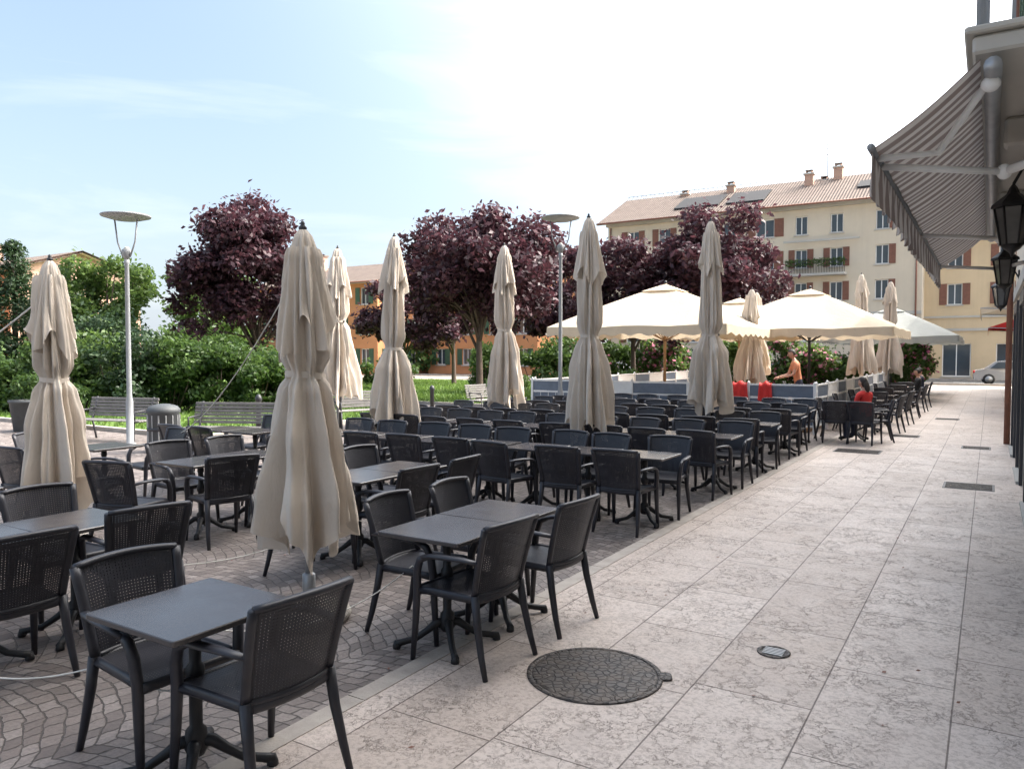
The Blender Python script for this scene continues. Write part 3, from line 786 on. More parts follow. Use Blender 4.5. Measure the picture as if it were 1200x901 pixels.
# ------------------------------------------------------------------ chair
def chair_mesh():
    b = MB(M_PLASTIC)
    P = M_PLASTIC
    def back(u, v):
        w = 0.215 + 0.035 * v
        z = 0.455 + 0.405 * v + 0.012 * (1 - u * u) * v
        y = -0.205 - 0.085 * v - 0.02 * v * v - 0.045 * (1 - u * u)
        return Vector((u * w, y, z))
    def seat(u, v):
        w = 0.205 + 0.03 * v
        z = 0.445 - 0.012 * (1 - u * u) * math.sin(math.pi * v) - 0.015 * max(0, v - 0.8) * 5 * 0.6
        return Vector((u * w, -0.22 - 0.03 * (1 - u * u) * (1 - v) + 0.45 * v, z))
    def weave(fn, nx, ny, sg, off):
        for i in range(nx):
            u = -0.97 + 1.94 * (i + .5) / nx; hw = 0.97 / nx * 0.78
            vs = []
            for j in range(sg + 1):
                v = .02 + .96 * j / sg; o = Vector((0, off[0], off[1]))
                vs += [fn(u - hw, v) + o, fn(u + hw, v) + o]
            b.add(vs, [(2 * j, 2 * j + 1, 2 * j + 3, 2 * j + 2) for j in range(sg)], P)
        for i in range(ny):
            v = .02 + .96 * (i + .5) / ny; hv = 0.48 / ny * 0.78; vs = []
            for j in range(sg + 1):
                u = -0.97 + 1.94 * j / sg
                vs += [fn(u, v - hv), fn(u, v + hv)]
            b.add(vs, [(2 * j, 2 * j + 1, 2 * j + 3, 2 * j + 2) for j in range(sg)], P)
    weave(back, 30, 28, 10, (0.004, 0)); weave(seat, 30, 30, 10, (0, 0.004))
    K = 12
    b.tube([back(-1 + 2 * i / K, 1) for i in range(K + 1)], .017, P, 8, 1.0, 1.2)
    b.tube([back(-1, i / 8) for i in range(9)], [.022] * 9, P, 8, 0.8, 1.1)
    b.tube([back(1, i / 8) for i in range(9)], [.022] * 9, P, 8, 0.8, 1.1)
    b.tube([back(-1 + 2 * i / K, 0.0) for i in range(K + 1)], .014, P, 8)
    for v in (0.02, 1.0): b.tube([seat(-1 + 2 * i / K, v) - Vector((0, 0, .012)) for i in range(K + 1)], .02, P, 8, 1.3, 0.8)
    for u in (-1, 1): b.tube([seat(u, i / 6) - Vector((0, 0, .012)) for i in range(7)], .02, P, 8, 1.3, .8)
    for s in (-1, 1):
        b.tube([(s * .218, -.21, .46), (s * .225, -.235, .3), (s * .238, -.275, .12), (s * .245, -.31, .0)], [.026, .024, .020, .016], P, 8)
        b.tube([(s * .262, .12, .645), (s * .262, .175, .62), (s * .255, .205, .55), (s * .245, .215, .44), (s * .248, .225, .25), (s * .255, .245, .0)], [.02, .024, .026, .026, .022, .016], P, 8)
        b.tube([(s * .235, -.255, .655), (s * .262, -.17, .668), (s * .275, -.05, .668), (s * .27, .07, .658), (s * .262, .145, .64)], [.018, .021, .024, .025, .022], P, 8, .65, 1.25, up=(0, 0, 1))
        b.tube([(s * .243, .2, .43), (s * .215, .0, .43), (s * .215, -.2, .43)], .015, P, 6)
    return b.mesh('patio_chair')
CH = chair_mesh()
def chair(x, y, face, jit=5):
    rot = {'+Y': 0, '-X': 90, '-Y': 180, '+X': -90}[face] if isinstance(face, str) else face
    link('patio_chair', CH, (x + random.uniform(-.02, .02), y + random.uniform(-.02, .02), 0.009 if x > XB else 0.005), R(rot + random.uniform(-jit, jit)))

def table_mesh(w, d):
    b = MB(M_TABLE, M_IRON)
    b.slab(-w / 2, w / 2, -d / 2, d / 2, .722, .748, .018, .004, M_TABLE)
    for a in (45, 135): 
        c, s_ = math.cos(R(a)) * .24, math.sin(R(a)) * .24
        b.tube([(-c, -s_, .712), (0, 0, .7), (c, s_, .712)], .014, M_IRON, 6)
    b.lathe([(.028, .70), (.034, .64), (.026, .62), (.026, .5), (.04, .48), (.04, .44), (.028, .42), (.028, .22), (.045, .2), (.05, .12), (.035, .09)], M_IRON, 14)
    for a in (45, 135, 225, 315):
        c, s_ = math.cos(R(a)), math.sin(R(a))
        pts = [(0, .15), (.07, .145), (.13, .1), (.2, .055), (.28, .04), (.33, .03)]
        b.tube([(c * r, s_ * r, z) for r, z in pts], [.03, .028, .022, .02, .02, .024], M_IRON, 8)
        b.lathe([(.012, .0), (.026, .004), (.026, .02), (.018, .045)], M_IRON, 10, c=(c * .32, s_ * .32, 0))
    return b.mesh('bistro_table')
TB = table_mesh(.62, .62)
def table(x, y, jit=1.5):
    link('bistro_table', TB, (x, y, .009 if x > XB else .005), R(random.uniform(-jit, jit)))

table(-2.93, 2.08, 1); chair(-2.66, 2.2, '-X', 3); chair(-3.25, 2.15, '+X', 4)
table(-2.9, 3.88, .5); table(-2.9, 4.505, .5)
chair(-2.66, 3.82, '-X', 6); chair(-2.62, 4.58, '-X', 5); chair(-3.2, 4.05, '+X', 6); chair(-3.2, 4.75, '+X', 4)
table(-5.12, 2.12, 1); table(-5.12, 2.745, 1)
chair(-4.72, 2.15, '-X', 4); chair(-4.85, 2.98, 80, 4); chair(-5.6, 2.9, '+X', 5); chair(-5.6, 2.1, '+X', 5)
table(-7.2, 2.2); table(-7.2, 2.83); chair(-6.75, 2.6, '-X'); chair(-7.8, 2.7, '+X'); chair(-6.8, 1.9, '-X')
table(-6.9, 5.0); table(-6.9, 5.63)
chair(-6.45, 4.9, 70); chair(-6.5, 5.7, '-X'); chair(-7.45, 5.2, '+X'); chair(-7.4, 5.9, '+X'); chair(-6.9, 4.25, 15)
chair(-8.3, 4.7, -60); table(-9.0, 5.2); chair(-9.1, 5.9, 170); chair(-9.8, 5.0, -80); chair(-8.8, 4.3, 10)
table(-9.6, 7.4); chair(-9.6, 6.8, 0); chair(-9.6, 8.0, 180); table(-8.97, 7.4); chair(-8.95, 6.8, 0); chair(-8.9, 8.0, 180)
table(-4.85, 5.15, .5); table(-4.85, 5.78, .5)
chair(-4.5, 5.2, '-X'); chair(-4.5, 5.9, '-X'); chair(-5.3, 5.3, '+X'); chair(-5.3, 6.0, '+X')
chair(-4.85, 4.6, 5)
def row(y, x0, n, dx=.63):
    for i in range(n):
        x = x0 - i * dx
        table(x, y, .4)
        chair(x - .03 + random.uniform(-.06, .06), y - .42 + random.uniform(-.08, .04), '+Y', 9)
        chair(x + .03 + random.uniform(-.06, .06), y + .42 + random.uniform(-.04, .08), '-Y', 9)
row(7.9, -3.2, 8, .69); row(10.25, -3.15, 9, .69); row(12.4, -3.15, 10, .69); row(14.7, -3.2, 9, .69); row(16.6, -3.4, 8, .72)
for y in (17.9, 20.1, 22.6, 25.2, 27.8, 30.4):
    table(-2.45, y); chair(-2.0, y - .05, '-X', 12); chair(-2.9, y + .05, '+X', 12); 
    if y > 18: chair(-2.5, y - .7, 0, 15)
chair(-2.75, 17.25, 5); chair(-2.15, 17.2, -8)
for y in (20.3, 22.9, 25.5, 28.1):
    for x in (-5.3, -7.6): table(x, y); chair(x + .55, y, '-X', 10); chair(x - .55, y, '+X', 10)

# ------------------------------------------------------------------ umbrellas
def closed_umbrella(x, y, H, zb, Rb=.29, seed=1, canvas=M_CANVAS, base=True, tie=.5):
    rs = random.Random(seed)
    ph = [rs.uniform(0, 6.28) for _ in range(10)]
    e = empty('closed_parasol', (x, y, 0), rs.uniform(0, 3)); e.rotation_euler[0] = R(rs.uniform(-.9, .9)); e.rotation_euler[1] = R(rs.uniform(-.9, .9))
    nf = 8
    L = H - zb
    def prof(t):
        pts = [(0, .035), (.03, .085), (.09, .125), (.2, .145), (tie - .06, .155), (tie, .125), (tie + .045, .165), (.72, .225), (.9, .275), (1, .285)]
        for (a, r0), (c, r1) in zip(pts, pts[1:]):
            if t <= c:
                k = (t - a) / (c - a); k = k * k * (3 - 2 * k); return r0 + (r1 - r0) * k
        return pts[-1][1]
    def sec(th, z, amp, r):
        a = th + .16 * math.sin(z * 1.6 + ph[0]) + .14 * math.sin(3 * th + ph[1])
        w = math.cos(nf * a + ph[2]); w = math.copysign(abs(w) ** .6, w)
        w2 = math.sin(15 * th + ph[3] + z * 1.4) + .8 * math.sin(25 * th - z * 2 + ph[4])
        big = math.cos(2 * th + ph[5] + z * .5) * .11 + math.cos(3 * th + ph[6] - z * .6) * .08
        return r * (1 + amp * w + amp * .34 * w2 + big)
    def low(u, v):
        th = u * 2 * math.pi; t = .06 + .94 * v
        amp = .19 + .22 * t; amp *= .4 + .6 * min(1, abs(t - tie) / .06)
        r = sec(th, t * L, amp, prof(t) * Rb / .29)
        r *= 1 + .03 * math.sin(t * 19 + 3 * th + ph[8]) * min(1, abs(t - tie) * 8)
        hem = (v ** 5) * (.13 * math.cos(4 * th + ph[7]) + .07 * math.cos(7 * th + ph[1]) + .04 * math.sin(16 * th))
        return (r * math.cos(th), r * math.sin(th), H - t * L + hem + (.03 * math.sin(th * 5 + t * 9) * v))
    b = MB(canvas)
    b.surf(low, 180, 60, canvas, True, True)
    tl = min(.36, .8 / L)
    def cap(u, v):
        th = u * 2 * math.pi
        r = .03 + (.16 - .03) * (v ** .5) * (Rb / .29 * .5 + .5) + .025 * v
        r = sec(th + .3, v, .06 + .22 * v, r)
        z = H - v * L * tl + v ** 5 * (.11 * math.cos(4 * th + ph[2]) + .05 * math.cos(7 * th + ph[9]))
        return (r * math.cos(th), r * math.sin(th), z)
    b.surf(cap, 150, 20, canvas, True, True)
    zt = H - tie * L; rt = prof(tie) * Rb / .29 * 1.13 + .004
    b.surf(lambda u, v: (rt * math.cos(u * 6.2832), rt * math.sin(u * 6.2832), zt - .022 + .044 * v + .015 * math.sin(u * 6.28)), 32, 1, canvas, True, True)
    b.obj('canopy', parent=e)
    b = MB(); b.tube([(0, 0, .05), (0, 0, H + .01)], .024, M_GREYPAINT, 12)
    b.lathe([(.02, 0), (.028, .008), (.028, .02), (.014, .035), (.016, .045), (.01, .06), (.003, .065)], M_DARK, 12, c=(0, 0, H))
    b.ell((rt + .008, 0, zt), (.02, .025, .02), M_DARK, 8, 6)
    b.obj('pole', parent=e)
    if base:
        b = MB(); b.lathe([(.2, 0), (.27, .005), (.29, .04), (.27, .085), (.18, .10), (.06, .105), (.05, .105)], M_CONC, 32)
        b.lathe([(.045, .106), (.045, .32), (.03, .33)], M_STEEL, 14); b.obj('base', parent=e)
closed_umbrella(-4.0, 3.75, 2.70, .62, .27, 3, tie=.48)
closed_umbrella(-7.65, 3.97, 2.74, .48, .25, 4, tie=.5)
closed_umbrella(-4.72, 9.65, 3.72, .80, .25, 5, tie=.56)
closed_umbrella(-8.3, 9.65, 3.75, .75, .26, 6, tie=.6)
closed_umbrella(-4.06, 12.9, 4.1, 1.0, .28, 7, tie=.62)
closed_umbrella(-8.05, 12.7, 3.95, .98, .26, 8, tie=.55)
closed_umbrella(-10.6, 10.7, 3.85, 1.1, .28, 9)
closed_umbrella(-5.6, 21.2, 3.6, 1.1, .28, 10)
closed_umbrella(-3.9, 30, 4.7, 1.2, .33, 11)
closed_umbrella(-3.3, 32.6, 4.6, 1.2, .33, 12)
closed_umbrella(-7.6, 30, 4.2, 1.2, .33, 13)

def open_umbrella(x, y, half, ze, zp, m, pole=M_WOOD):
    e = empty('open_parasol', (x, y, 0))
    b = MB(m)
    N8 = 64
    def rim(th):
        c, s_ = math.cos(th), math.sin(th); k = 1 / max(abs(c), abs(s_)); return half * k
    def top(u, v):
        th = u * 2 * math.pi; r = rim(th) * (.06 + .94 * v)
        corner = (rim(th) / half - 1) / .414
        z = zp - (zp - ze) * (v ** 1.1) - .05 * math.sin(math.pi * v) * (1 - corner) - .06 * (1 - abs(math.cos(4 * th))) * v * .6
        return (r * math.cos(th), r * math.sin(th), z)
    b.surf(top, N8, 14, m, True, True)
    def vl(u, v):
        th = u * 2 * math.pi; p = top(u, 1); k = 1 + .004 * v
        return (p[0] * k, p[1] * k, p[2] - v * (.22 + .03 * math.cos(th * 32)))
    b.surf(vl, 256, 2, m, True, True)
    def cap(u, v):
        th = u * 2 * math.pi; r = rim(th) * .2 * v + .02
        return (r * math.cos(th), r * math.sin(th), zp + .09 - .2 * v)
    b.surf(cap, N8, 4, m, True, True)
    b.obj('canopy', parent=e)
    b = MB()
    b.tube([(0, 0, .1), (0, 0, zp + .1)], .04, pole, 12); b.ell((0, 0, zp + .13), (.04, .04, .06), M_DARK, 10, 8)
    for i in range(8):
        p = top(i / 8, .98); q = top(i / 8, .5)
        b.tube([(0, 0, zp - .1), (q[0], q[1], q[2] - .05), (p[0], p[1], p[2] - .04)], .016, pole, 6)
        b.tube([(0, 0, ze - .35), (q[0], q[1], q[2] - .06)], .014, pole, 6)
    b.slab(-.4, .4, -.4, .4, 0.01, .12, .05, .015, M_CONC)
    b.obj('frame', parent=e)
open_umbrella(-7.5, 19.9, 2.35, 2.55, 3.65, M_CANVAS2)
open_umbrella(-4.6, 24.2, 2.5, 2.55, 3.7, M_CANVAS2, M_DARK)
open_umbrella(-7.6, 27.5, 2.3, 2.6, 3.75, M_CANVAS2, M_WOOD)
open_umbrella(-3.5, 35.5, 2.5, 2.55, 3.7, M_CANVASG, M_DARK)
open_umbrella(-3.6, 41.5, 2.5, 2.55, 3.7, M_CANVASG, M_DARK)

# ------------------------------------------------------------------ terrace fence
def fence(p0, p1):
    p0 = Vector(p0); p1 = Vector(p1); Lh = (p1 - p0).length; ang = math.atan2(p1.y - p0.y, p1.x - p0.x)
    b = MB(); n = max(1, round(Lh / 1.45)); st = Lh / n
    for i in range(n + 1): 
        x = i * st; b.box(x - .03, x + .03, -.03, .03, 0, 1.16, M_WHITE); b.lathe([(.035, 0), (.035, .02), (.01, .05)], M_WHITE, 8, c=(x, 0, 1.16))
    for i in range(n):
        a, c = i * st + .032, (i + 1) * st - .032
        b.box(a, c, -.018, .018, 1.11, 1.15, M_WHITE); b.box(a, c, -.018, .018, .80, .84, M_WHITE); b.box(a, c, -.018, .018, .16, .2, M_WHITE)
        b.box(a, c, -.006, .006, .845, 1.105, M_WHITE if i % 2 else M_PANEL)
        b.box(a, c, -.006, .006, .205, .795, M_PANEL)
        for k in range(1, 6): xx = a + (c - a) * k / 6; b.box(xx - .006, xx + .006, -.014, -.0065, .205, .795, M_WHITE)
    b.obj('terrace_fence', (p0.x, p0.y, .0), ang)
fence((-10.9, 18.6, 0), (-3.4, 18.6, 0)); fence((-3.4, 18.75, 0), (-3.4, 33, 0))
fence((-10.9, 33, 0), (-10.9, 18.75, 0))
b = MB(); b.box(-10.7, -3.6, 18.95, 33, 0, .12, M_WOOD); b.obj('terrace_deck')
for x in (-5.7, -5.1, -4.5):
    b = MB()
    w = .17 if x < -5 else .14
    def dr(u, v):
        s_ = (v - .5) * 2; 
        return (x + (u - .5) * 2 * w * (1 + .25 * abs(s_)), 18.6 + (.06 + .015 * math.sin(u * 14)) * (1 if s_ > 0 else -1) * min(1, abs(s_) * 6), 1.19 - .42 * abs(s_) - .03 * math.sin(u * 9))
    b.surf(dr, 20, 24, M_RED); b.obj('red_jacket')

# ------------------------------------------------------------------ street furniture
def lamp(x, y, H):
    b = MB()
    b.lathe([(.11, 0), (.11, .04), (.07, .06), (.07, .9), (.05, 1.0), (.042, H - .95), (.05, H - .93), (.05, H - .85)], M_GREYPAINT, 16)
    b.lathe([(.05, H - .85), (.09, H - .72), (.09, H - .66), (.06, H - .64)], M_GREYPAINT, 16)
    b.lathe([(.06, H - .639), (.03, H - .6), (.0, H - .59)], M_GLASSW, 16)
    for a in (20, 200):
        c, s_ = math.cos(R(a)), math.sin(R(a))
        b.tube([(c * .08, s_ * .08, H - .8), (c * .2, s_ * .2, H - .5), (c * .26, s_ * .26, H - .05)], .016, M_GREYPAINT, 6)
    b.lathe([(.001, H - .09), (.25, H - .06), (.46, H), (.475, H + .02), (.46, H + .035), (.2, H + .06), (.001, H + .065)], M_GREYPAINT, 36)
    b.obj('street_lamp', (x, y, 0))
lamp(-14.8, 9.1, 4.6); lamp(-9.1, 16.9, 5.2)

def bench(x, y, rot, Lb=1.8):
    b = MB()
    for i in range(6): b.slab(-Lb / 2, Lb / 2, -.2 + i * .075, -.14 + i * .075, .43, .455, .01, .005, M_BENCHW)
    for i in range(6):
        z = .5 + i * .07; yb = -.25 - i * .018
        b.slab(-Lb / 2, Lb / 2, yb - .012, yb + .012, z, z + .055, .008, .004, M_BENCHW)
    for s in (-.42, .42):
        xx = s * Lb
        b.tube([(xx, .24, 0), (xx, .22, .42), (xx, -.2, .42), (xx, -.36, .92)], .022, M_DARK, 8); b.tube([(xx, -.3, 0), (xx, -.2, .42)], .022, M_DARK, 8)
        b.tube([(xx, .2, .42), (xx, .2, .64), (xx, -.28, .66)], .018, M_DARK, 8)
    b.obj('park_bench', (x, y, .004), rot)
bench(-12.3, 9.6, R(205)); bench(-15.9, 9.4, R(195)); bench(-13.4, 14.5, R(250)); bench(-13.2, 20, R(265))

b = MB()
b.lathe([(.2, 0), (.27, .01), (.28, .06), (.28, .72), (.30, .74), (.30, .80), (.25, .86), (.12, .9), (.001, .91)], M_POT, 28)
for i in range(14):
    a = i * math.pi / 7; b.box(.28 * math.cos(a) - .01, .28 * math.cos(a) + .01, .28 * math.sin(a) - .01, .28 * math.sin(a) + .01, .08, .7, M_STEEL)
b.lathe([(.285, .4), (.295, .41), (.295, .46), (.285, .47)], M_DARK, 28, caps=False)
b.obj('litter_bin', (-13.3, 8.85, .004))
def planter(x, y, h=.75, r=.4, ph=.8):
    e = empty('planter', (x, y, 0)); b = MB()
    b.lathe([(r * .75, 0), (r * .8, .02), (r, h - .06), (r * 1.06, h - .05), (r * 1.06, h), (r * .95, h), (r * .93, h - .05), (.01, h - .05)], M_POT, 24); b.obj('pot', parent=e)
    P, d = clump_points([(0, 0, h + ph * .35), (.15, .1, h + ph * .6), (-.15, -.05, h + ph * .5)], [.35, .25, .28], 900)
    me = leafmesh('plant', P, .06, .35, .7, d); me.materials.append(M_LEAFG); link('plant', me, parent=e)
planter(-19.6, 9.5); planter(-18.6, 9.9, .5, .3)
for x in (-12.2, -11.6): planter(x, 18.9, .6, .28)
planter(-3.0, 34.2, .7, .35); planter(-12.5, 29, .6, .35)
for (x, y) in ((-13.8, 11.5), (-13.8, 14), (-13.6, 17.5), (-13.4, 24)):
    b = MB(); b.lathe([(.06, 0), (.06, .8), (.075, .82), (.075, .88), (.04, .94), (.001, .96)], M_DARK, 14); b.obj('bollard', (x, y, .004))

# covers
b = MB()
b.lathe([(.39, 0.0005), (.39, .006), (.365, .009), (.36, .004)], M_MANH, 56, caps=False); b.lathe([(.36, .002), (.352, .0075), (.34, .009), (.0005, .009)], M_MANH, 56, caps=False)
b.slab(.37, .44, -.05, .05, .001, .011, .02, .003, M_MANH)
b.obj('manhole_cover', (-1.9, 3.95, .009), R(25))
b = MB(); b.lathe([(.10, 0.0005), (.10, .006), (.085, .008), (.08, .002), (.0005, .002)], M_MANH, 28, caps=False)
for i in range(5): b.box(-.06, .06, -.05 + i * .024, -.04 + i * .024, .003, .008, M_STEEL)
b.obj('floor_drain', (-1.1, 4.83, .009))
for x, y, w, d in ((-.22, 12.4, .62, .6), (-2.1, 15.8, .8, .6), (-1.6, 19.3, .6, .5), (-.2, 17.6, .5, .5), (-1.0, 25, .6, .5)):
    b = MB(); b.box(-w / 2, w / 2, -d / 2, d / 2, 0, .004, M_DARK)
    for i in range(12): b.box(-w / 2 + .03, w / 2 - .03, -d / 2 + .03 + i * (d - .06) / 12, -d / 2 + .03 + (i + .5) * (d - .06) / 12, .0045, .009, M_MANH)
    b.obj('drain_grate', (x, y, .009))

def rope(pts, sag, r=.004):
    b = MB()
    for a, c in zip(pts, pts[1:]):
        a = Vector(a); c = Vector(c)
        b.tube([a.lerp(c, i / 12) - Vector((0, 0, sag * 4 * (i / 12) * (1 - i / 12))) for i in range(13)], r, M_ROPE, 6)
    b.obj('security_rope')
rope([(-5.9, 2.0, .30), (-4.6, 1.75, .25), (-3.45, 1.95, .42), (-3.0, 2.3, .30), (-2.6, 2.4, .43)], .07)
rope([(-3.4, 2.35, .5), (-3.2, 3.9, .46), (-2.8, 4.6, .44)], .18)
rope([(-4.9, 2.9, .46), (-4.6, 4.7, .5), (-4.5, 5.8, .5)], .15)
rope([(-4.1, 3.72, 2.35), (-10.3, 6.9, .62)], .25, .005)
rope([(-7.7, 3.95, 2.45), (-12.5, 3.6, 1.0)], .2, .008)
rope([(-7.4, 5.9, .5), (-9.3, 6.1, .5), (-11, 7.2, .5)], .12)

n = 260
P = np.stack([rng.uniform(-9, .2, n), rng.uniform(1.5, 22, n), np.full(n, .014)], 1)
th = rng.uniform(0, 6.28, n); s_ = rng.uniform(.010, .022, n)
U = np.stack([np.cos(th) * s_, np.sin(th) * s_, rng.uniform(0, .006, n)], 1); V = np.stack([-np.sin(th) * s_ * .5, np.cos(th) * s_ * .5, rng.uniform(0, .006, n)], 1)
me = quads('fallen_leaves', np.stack([P + U, P + V, P - U * [1, 1, 0], P - V * [1, 1, 0]], 1).reshape(-1, 3)); me.materials.append(M_SHUT_BR); link('fallen_leaves', me)

# ------------------------------------------------------------------ parked car
def car(x, y, rot):
    b = MB(); prof = [(-2.05, .3), (-2.1, .55), (-2.0, .85), (-1.5, .93), (-.95, 1.38), (-.3, 1.46), (.6, 1.44), (1.2, 1.15), (1.7, .98), (2.05, .85), (2.1, .5), (2.02, .28)]
    n = len(prof); vs = []
    for w in (-.8, -.86, .86, .8):
        for px, pz in prof:
            ww = w * (1 if pz < 1.0 else .82); vs.append((px * (1 if abs(w) > .83 else .985), ww, pz))
    fs = [(k * n + i, k * n + (i + 1) % n, (k + 1) * n + (i + 1) % n, (k + 1) * n + i) for k in range(3) for i in range(n)]
    fs += [tuple(range(n)), tuple(reversed(range(3 * n, 4 * n)))]
    b.add(vs, fs, M_CARPAINT, False)
    for s in (-1, 1):
        b.add([(-1.25, s * .868, .98), (-.1, s * .868, .98), (-.1, s * .74, 1.36), (-.85, s * .74, 1.34)], [(0, 1, 2, 3)], M_GLASS)
        b.add([(0, s * .868, .98), (1.15, s * .868, .98), (.65, s * .74, 1.36), (0, s * .74, 1.37)], [(0, 1, 2, 3)], M_GLASS)
        for wx in (-1.3, 1.3):
            b.tube([(wx, s * .68, .32), (wx, s * .885, .32)], .32, M_TYRE, 22); b.tube([(wx, s * .88, .32), (wx, s * .895, .32)], .2, M_STEEL, 18)
    b.add([(1.24, -.66, 1.16), (1.24, .66, 1.16), (.68, .62, 1.42), (.68, -.62, 1.42)], [(0, 1, 2, 3)], M_GLASS)
    for s in (-.6, .6): b.ell((2.04, s, .72), (.06, .16, .09), M_GLASSW, 10, 8); b.ell((-2.04, s, .74), (.05, .14, .1), M_RED, 10, 8)
    b.obj('parked_car', (x, y, .01), rot)
car(1.2, 55.5, R(3)); car(-13, 61, R(180)); car(-20, 61, R(180)); car(-28.5, 61, 0)

# ------------------------------------------------------------------ people
def person(name, loc, rot, pose, top, bottom, s=1.0, longhair=False, lean=.0, sleeves='short'):
    e = empty(name, loc, rot); e.scale = (s,) * 3
    J = {}; E = []; 
    def j(k, p, r, parent=None, m=None):
        J[k] = [Vector(p), r]
        if parent: E.append((parent, k, m))
    if pose == 'sit': zp = .54
    else: zp = .96
    def L(dx, dz, y0=0): return (dx, y0 + lean * dz, zp + dz)
    j('pel', (0, 0, zp), (.155, .115)); 
    j('waist', L(0, .18), (.14, .10), 'pel', top); j('chest', L(0, .36, .01), (.17, .115), 'waist', top); j('uch', L(0, .47), (.12, .085), 'chest', top)
    j('neck', L(0, .54), (.055, .055), 'uch', M_SKIN); j('hd', L(0, .62, .02), (.05, .055), 'neck', M_SKIN)
    sl = M_SKIN if sleeves == 'short' else top
    for q, sg in (('l', 1), ('r', -1)):
        sh = Vector(L(sg * .185, .46)); j('sh' + q, sh, (.06, .06), 'uch', top)
        if pose == 'sit': el = sh + Vector((sg * .04, .07, -.26)); wr = el + Vector((-sg * .06, .23, .02))
        elif pose == 'work': el = sh + Vector((sg * .05, .10, -.26)); wr = el + Vector((-sg * .05, .23, -.06))
        else: el = sh + Vector((sg * .05, -.02, -.28)); wr = el + Vector((sg * .01, .07, -.25))
        j('ma' + q, sh.lerp(el, .55), (.047, .047), 'sh' + q, top); j('el' + q, el, (.038, .038), 'ma' + q, sl); j('wr' + q, wr, (.026, .022), 'el' + q, sl)
        d = (wr - el).normalized(); palm = wr + d * .07; j('pa' + q, palm, (.033, .016), 'wr' + q, M_SKIN)
        side = d.cross(Vector((0, 0, 1))); side = Vector((1, 0, 0)) if side.length < .3 else side.normalized()
        nrm = side.cross(d).normalized()
        for i, ln in enumerate((.065, .075, .07, .055)):
            o = side * ((i - 1.5) * .019); a0 = palm + d * .022 + o; a1 = a0 + d * ln * .55 - nrm * .008; a2 = a1 + d * ln * .4 - nrm * .022
            j(f'f{q}{i}a', a0, (.009, .009), 'pa' + q, M_SKIN); j(f'f{q}{i}b', a1, (.008, .008), f'f{q}{i}a', M_SKIN); j(f'f{q}{i}c', a2, (.007, .007), f'f{q}{i}b', M_SKIN)
        t0 = wr + d * .035 + side * (-sg * .03); t1 = t0 + d * .035 - side * sg * .025
        j('t' + q + 'a', t0, (.011, .011), 'wr' + q, M_SKIN); j('t' + q + 'b', t1, (.009, .009), 't' + q + 'a', M_SKIN)
        hp = Vector((sg * .09, 0, zp - .05)); j('hp' + q, hp, (.095, .095), 'pel', bottom)
        if pose == 'sit': kn = Vector((sg * .13, .42, .53)); an = Vector((sg * .12, .40, .10))
        else: kn = Vector((sg * .10, .03, .50)); an = Vector((sg * .11, -.02, .09))
        j('th' + q, hp.lerp(kn, .5), (.078, .078), 'hp' + q, bottom); j('kn' + q, kn, (.056, .056), 'th' + q, bottom)
        j('ca' + q, kn.lerp(an, .35) + Vector((0, -.015, 0)), (.054, .054), 'kn' + q, bottom); j('an' + q, an, (.036, .036), 'ca' + q, bottom)
        j('to' + q, an + Vector((0, .16, -.045)), (.038, .028), 'an' + q, M_BLACKC)
    keys = list(J); idx = {k: i for i, k in enumerate(keys)}
    me = bpy.data.meshes.new('skel'); me.from_pydata([J[k][0] for k in keys], [(idx[a], idx[c]) for a, c, _ in E], [])
    o = bpy.data.objects.new('skel', me); COL.objects.link(o)
    o.modifiers.new('s', 'SKIN')
    sv = me.skin_vertices[0].data if len(me.skin_vertices) else None
    if sv is None:
        bpy.context.view_layer.objects.active = o
        bpy.ops.mesh.customdata_skin_add(); sv = me.skin_vertices[0].data
    for i, k in enumerate(keys): sv[i].radius = J[k][1]; sv[i].use_root = (k == 'pel')
    o.modifiers.new('sub', 'SUBSURF').levels = 1
    dg = bpy.context.evaluated_depsgraph_get(); ev = o.evaluated_get(dg)
    bm_ = bpy.data.meshes.new_from_object(ev); bpy.data.objects.remove(o)
    bm_.materials.clear()
    mats = [top, bottom, M_SKIN, M_BLACKC]
    for m in mats: bm_.materials.append(m)
    segs = [(J[a][0], J[c][0], mats.index(m)) for a, c, m in E]
    for p in bm_.polygons:
        c = p.center; best = 9; bi = 0
        for a, d_, mi in segs:
            ab = d_ - a; t = max(0, min(1, (c - a).dot(ab) / max(ab.length_squared, 1e-9))); dd = (c - a - ab * t).length
            if dd < best: best = dd; bi = mi
        p.material_index = bi; p.use_smooth = True
    link('body', bm_, parent=e)
    hc = Vector(L(0, .70, .03))
    b = MB()
    def hf(u):
        x, y, z = u
        if z < 0: x *= 1 + .32 * z; y *= 1 + .12 * z
        if y > .75: y = .75 + (y - .75) * .6
        return (x, y, z)
    b.ell((0, 0, 0), (.075, .095, .118), M_SKIN, 24, 18, hf)
    b.tube([(0, .082, .03), (0, .105, -.012), (0, .085, -.03)], [.008, .014, .01], M_SKIN, 8)
    for sg in (-1, 1):
        b.ell((sg * .028, .079, .008), (.013, .009, .008), M_EYEW, 10, 8); b.ell((sg * .028, .087, .008), (.005, .003, .005), M_HAIR, 8, 6)
        b.tube([(sg * .014, .087, .028), (sg * .042, .078, .03)], .004, M_HAIR, 5)
        b.ell((sg * .077, -.002, .0), (.01, .02, .03), M_SKIN, 10, 8)
    b.ell((0, .080, -.056), (.024, .008, .007), M_LIPS, 10, 6)
    b.ell((0, -.006, .008), (.083, .101, .122), M_HAIR, 24, 18, hf, keep=lambda u: (u[2] > .42 or (u[1] < .1 and u[2] > (-.95 if longhair else -.45))))
    if longhair: b.ell((0, -.075, -.09), (.07, .045, .13), M_HAIR, 14, 10)
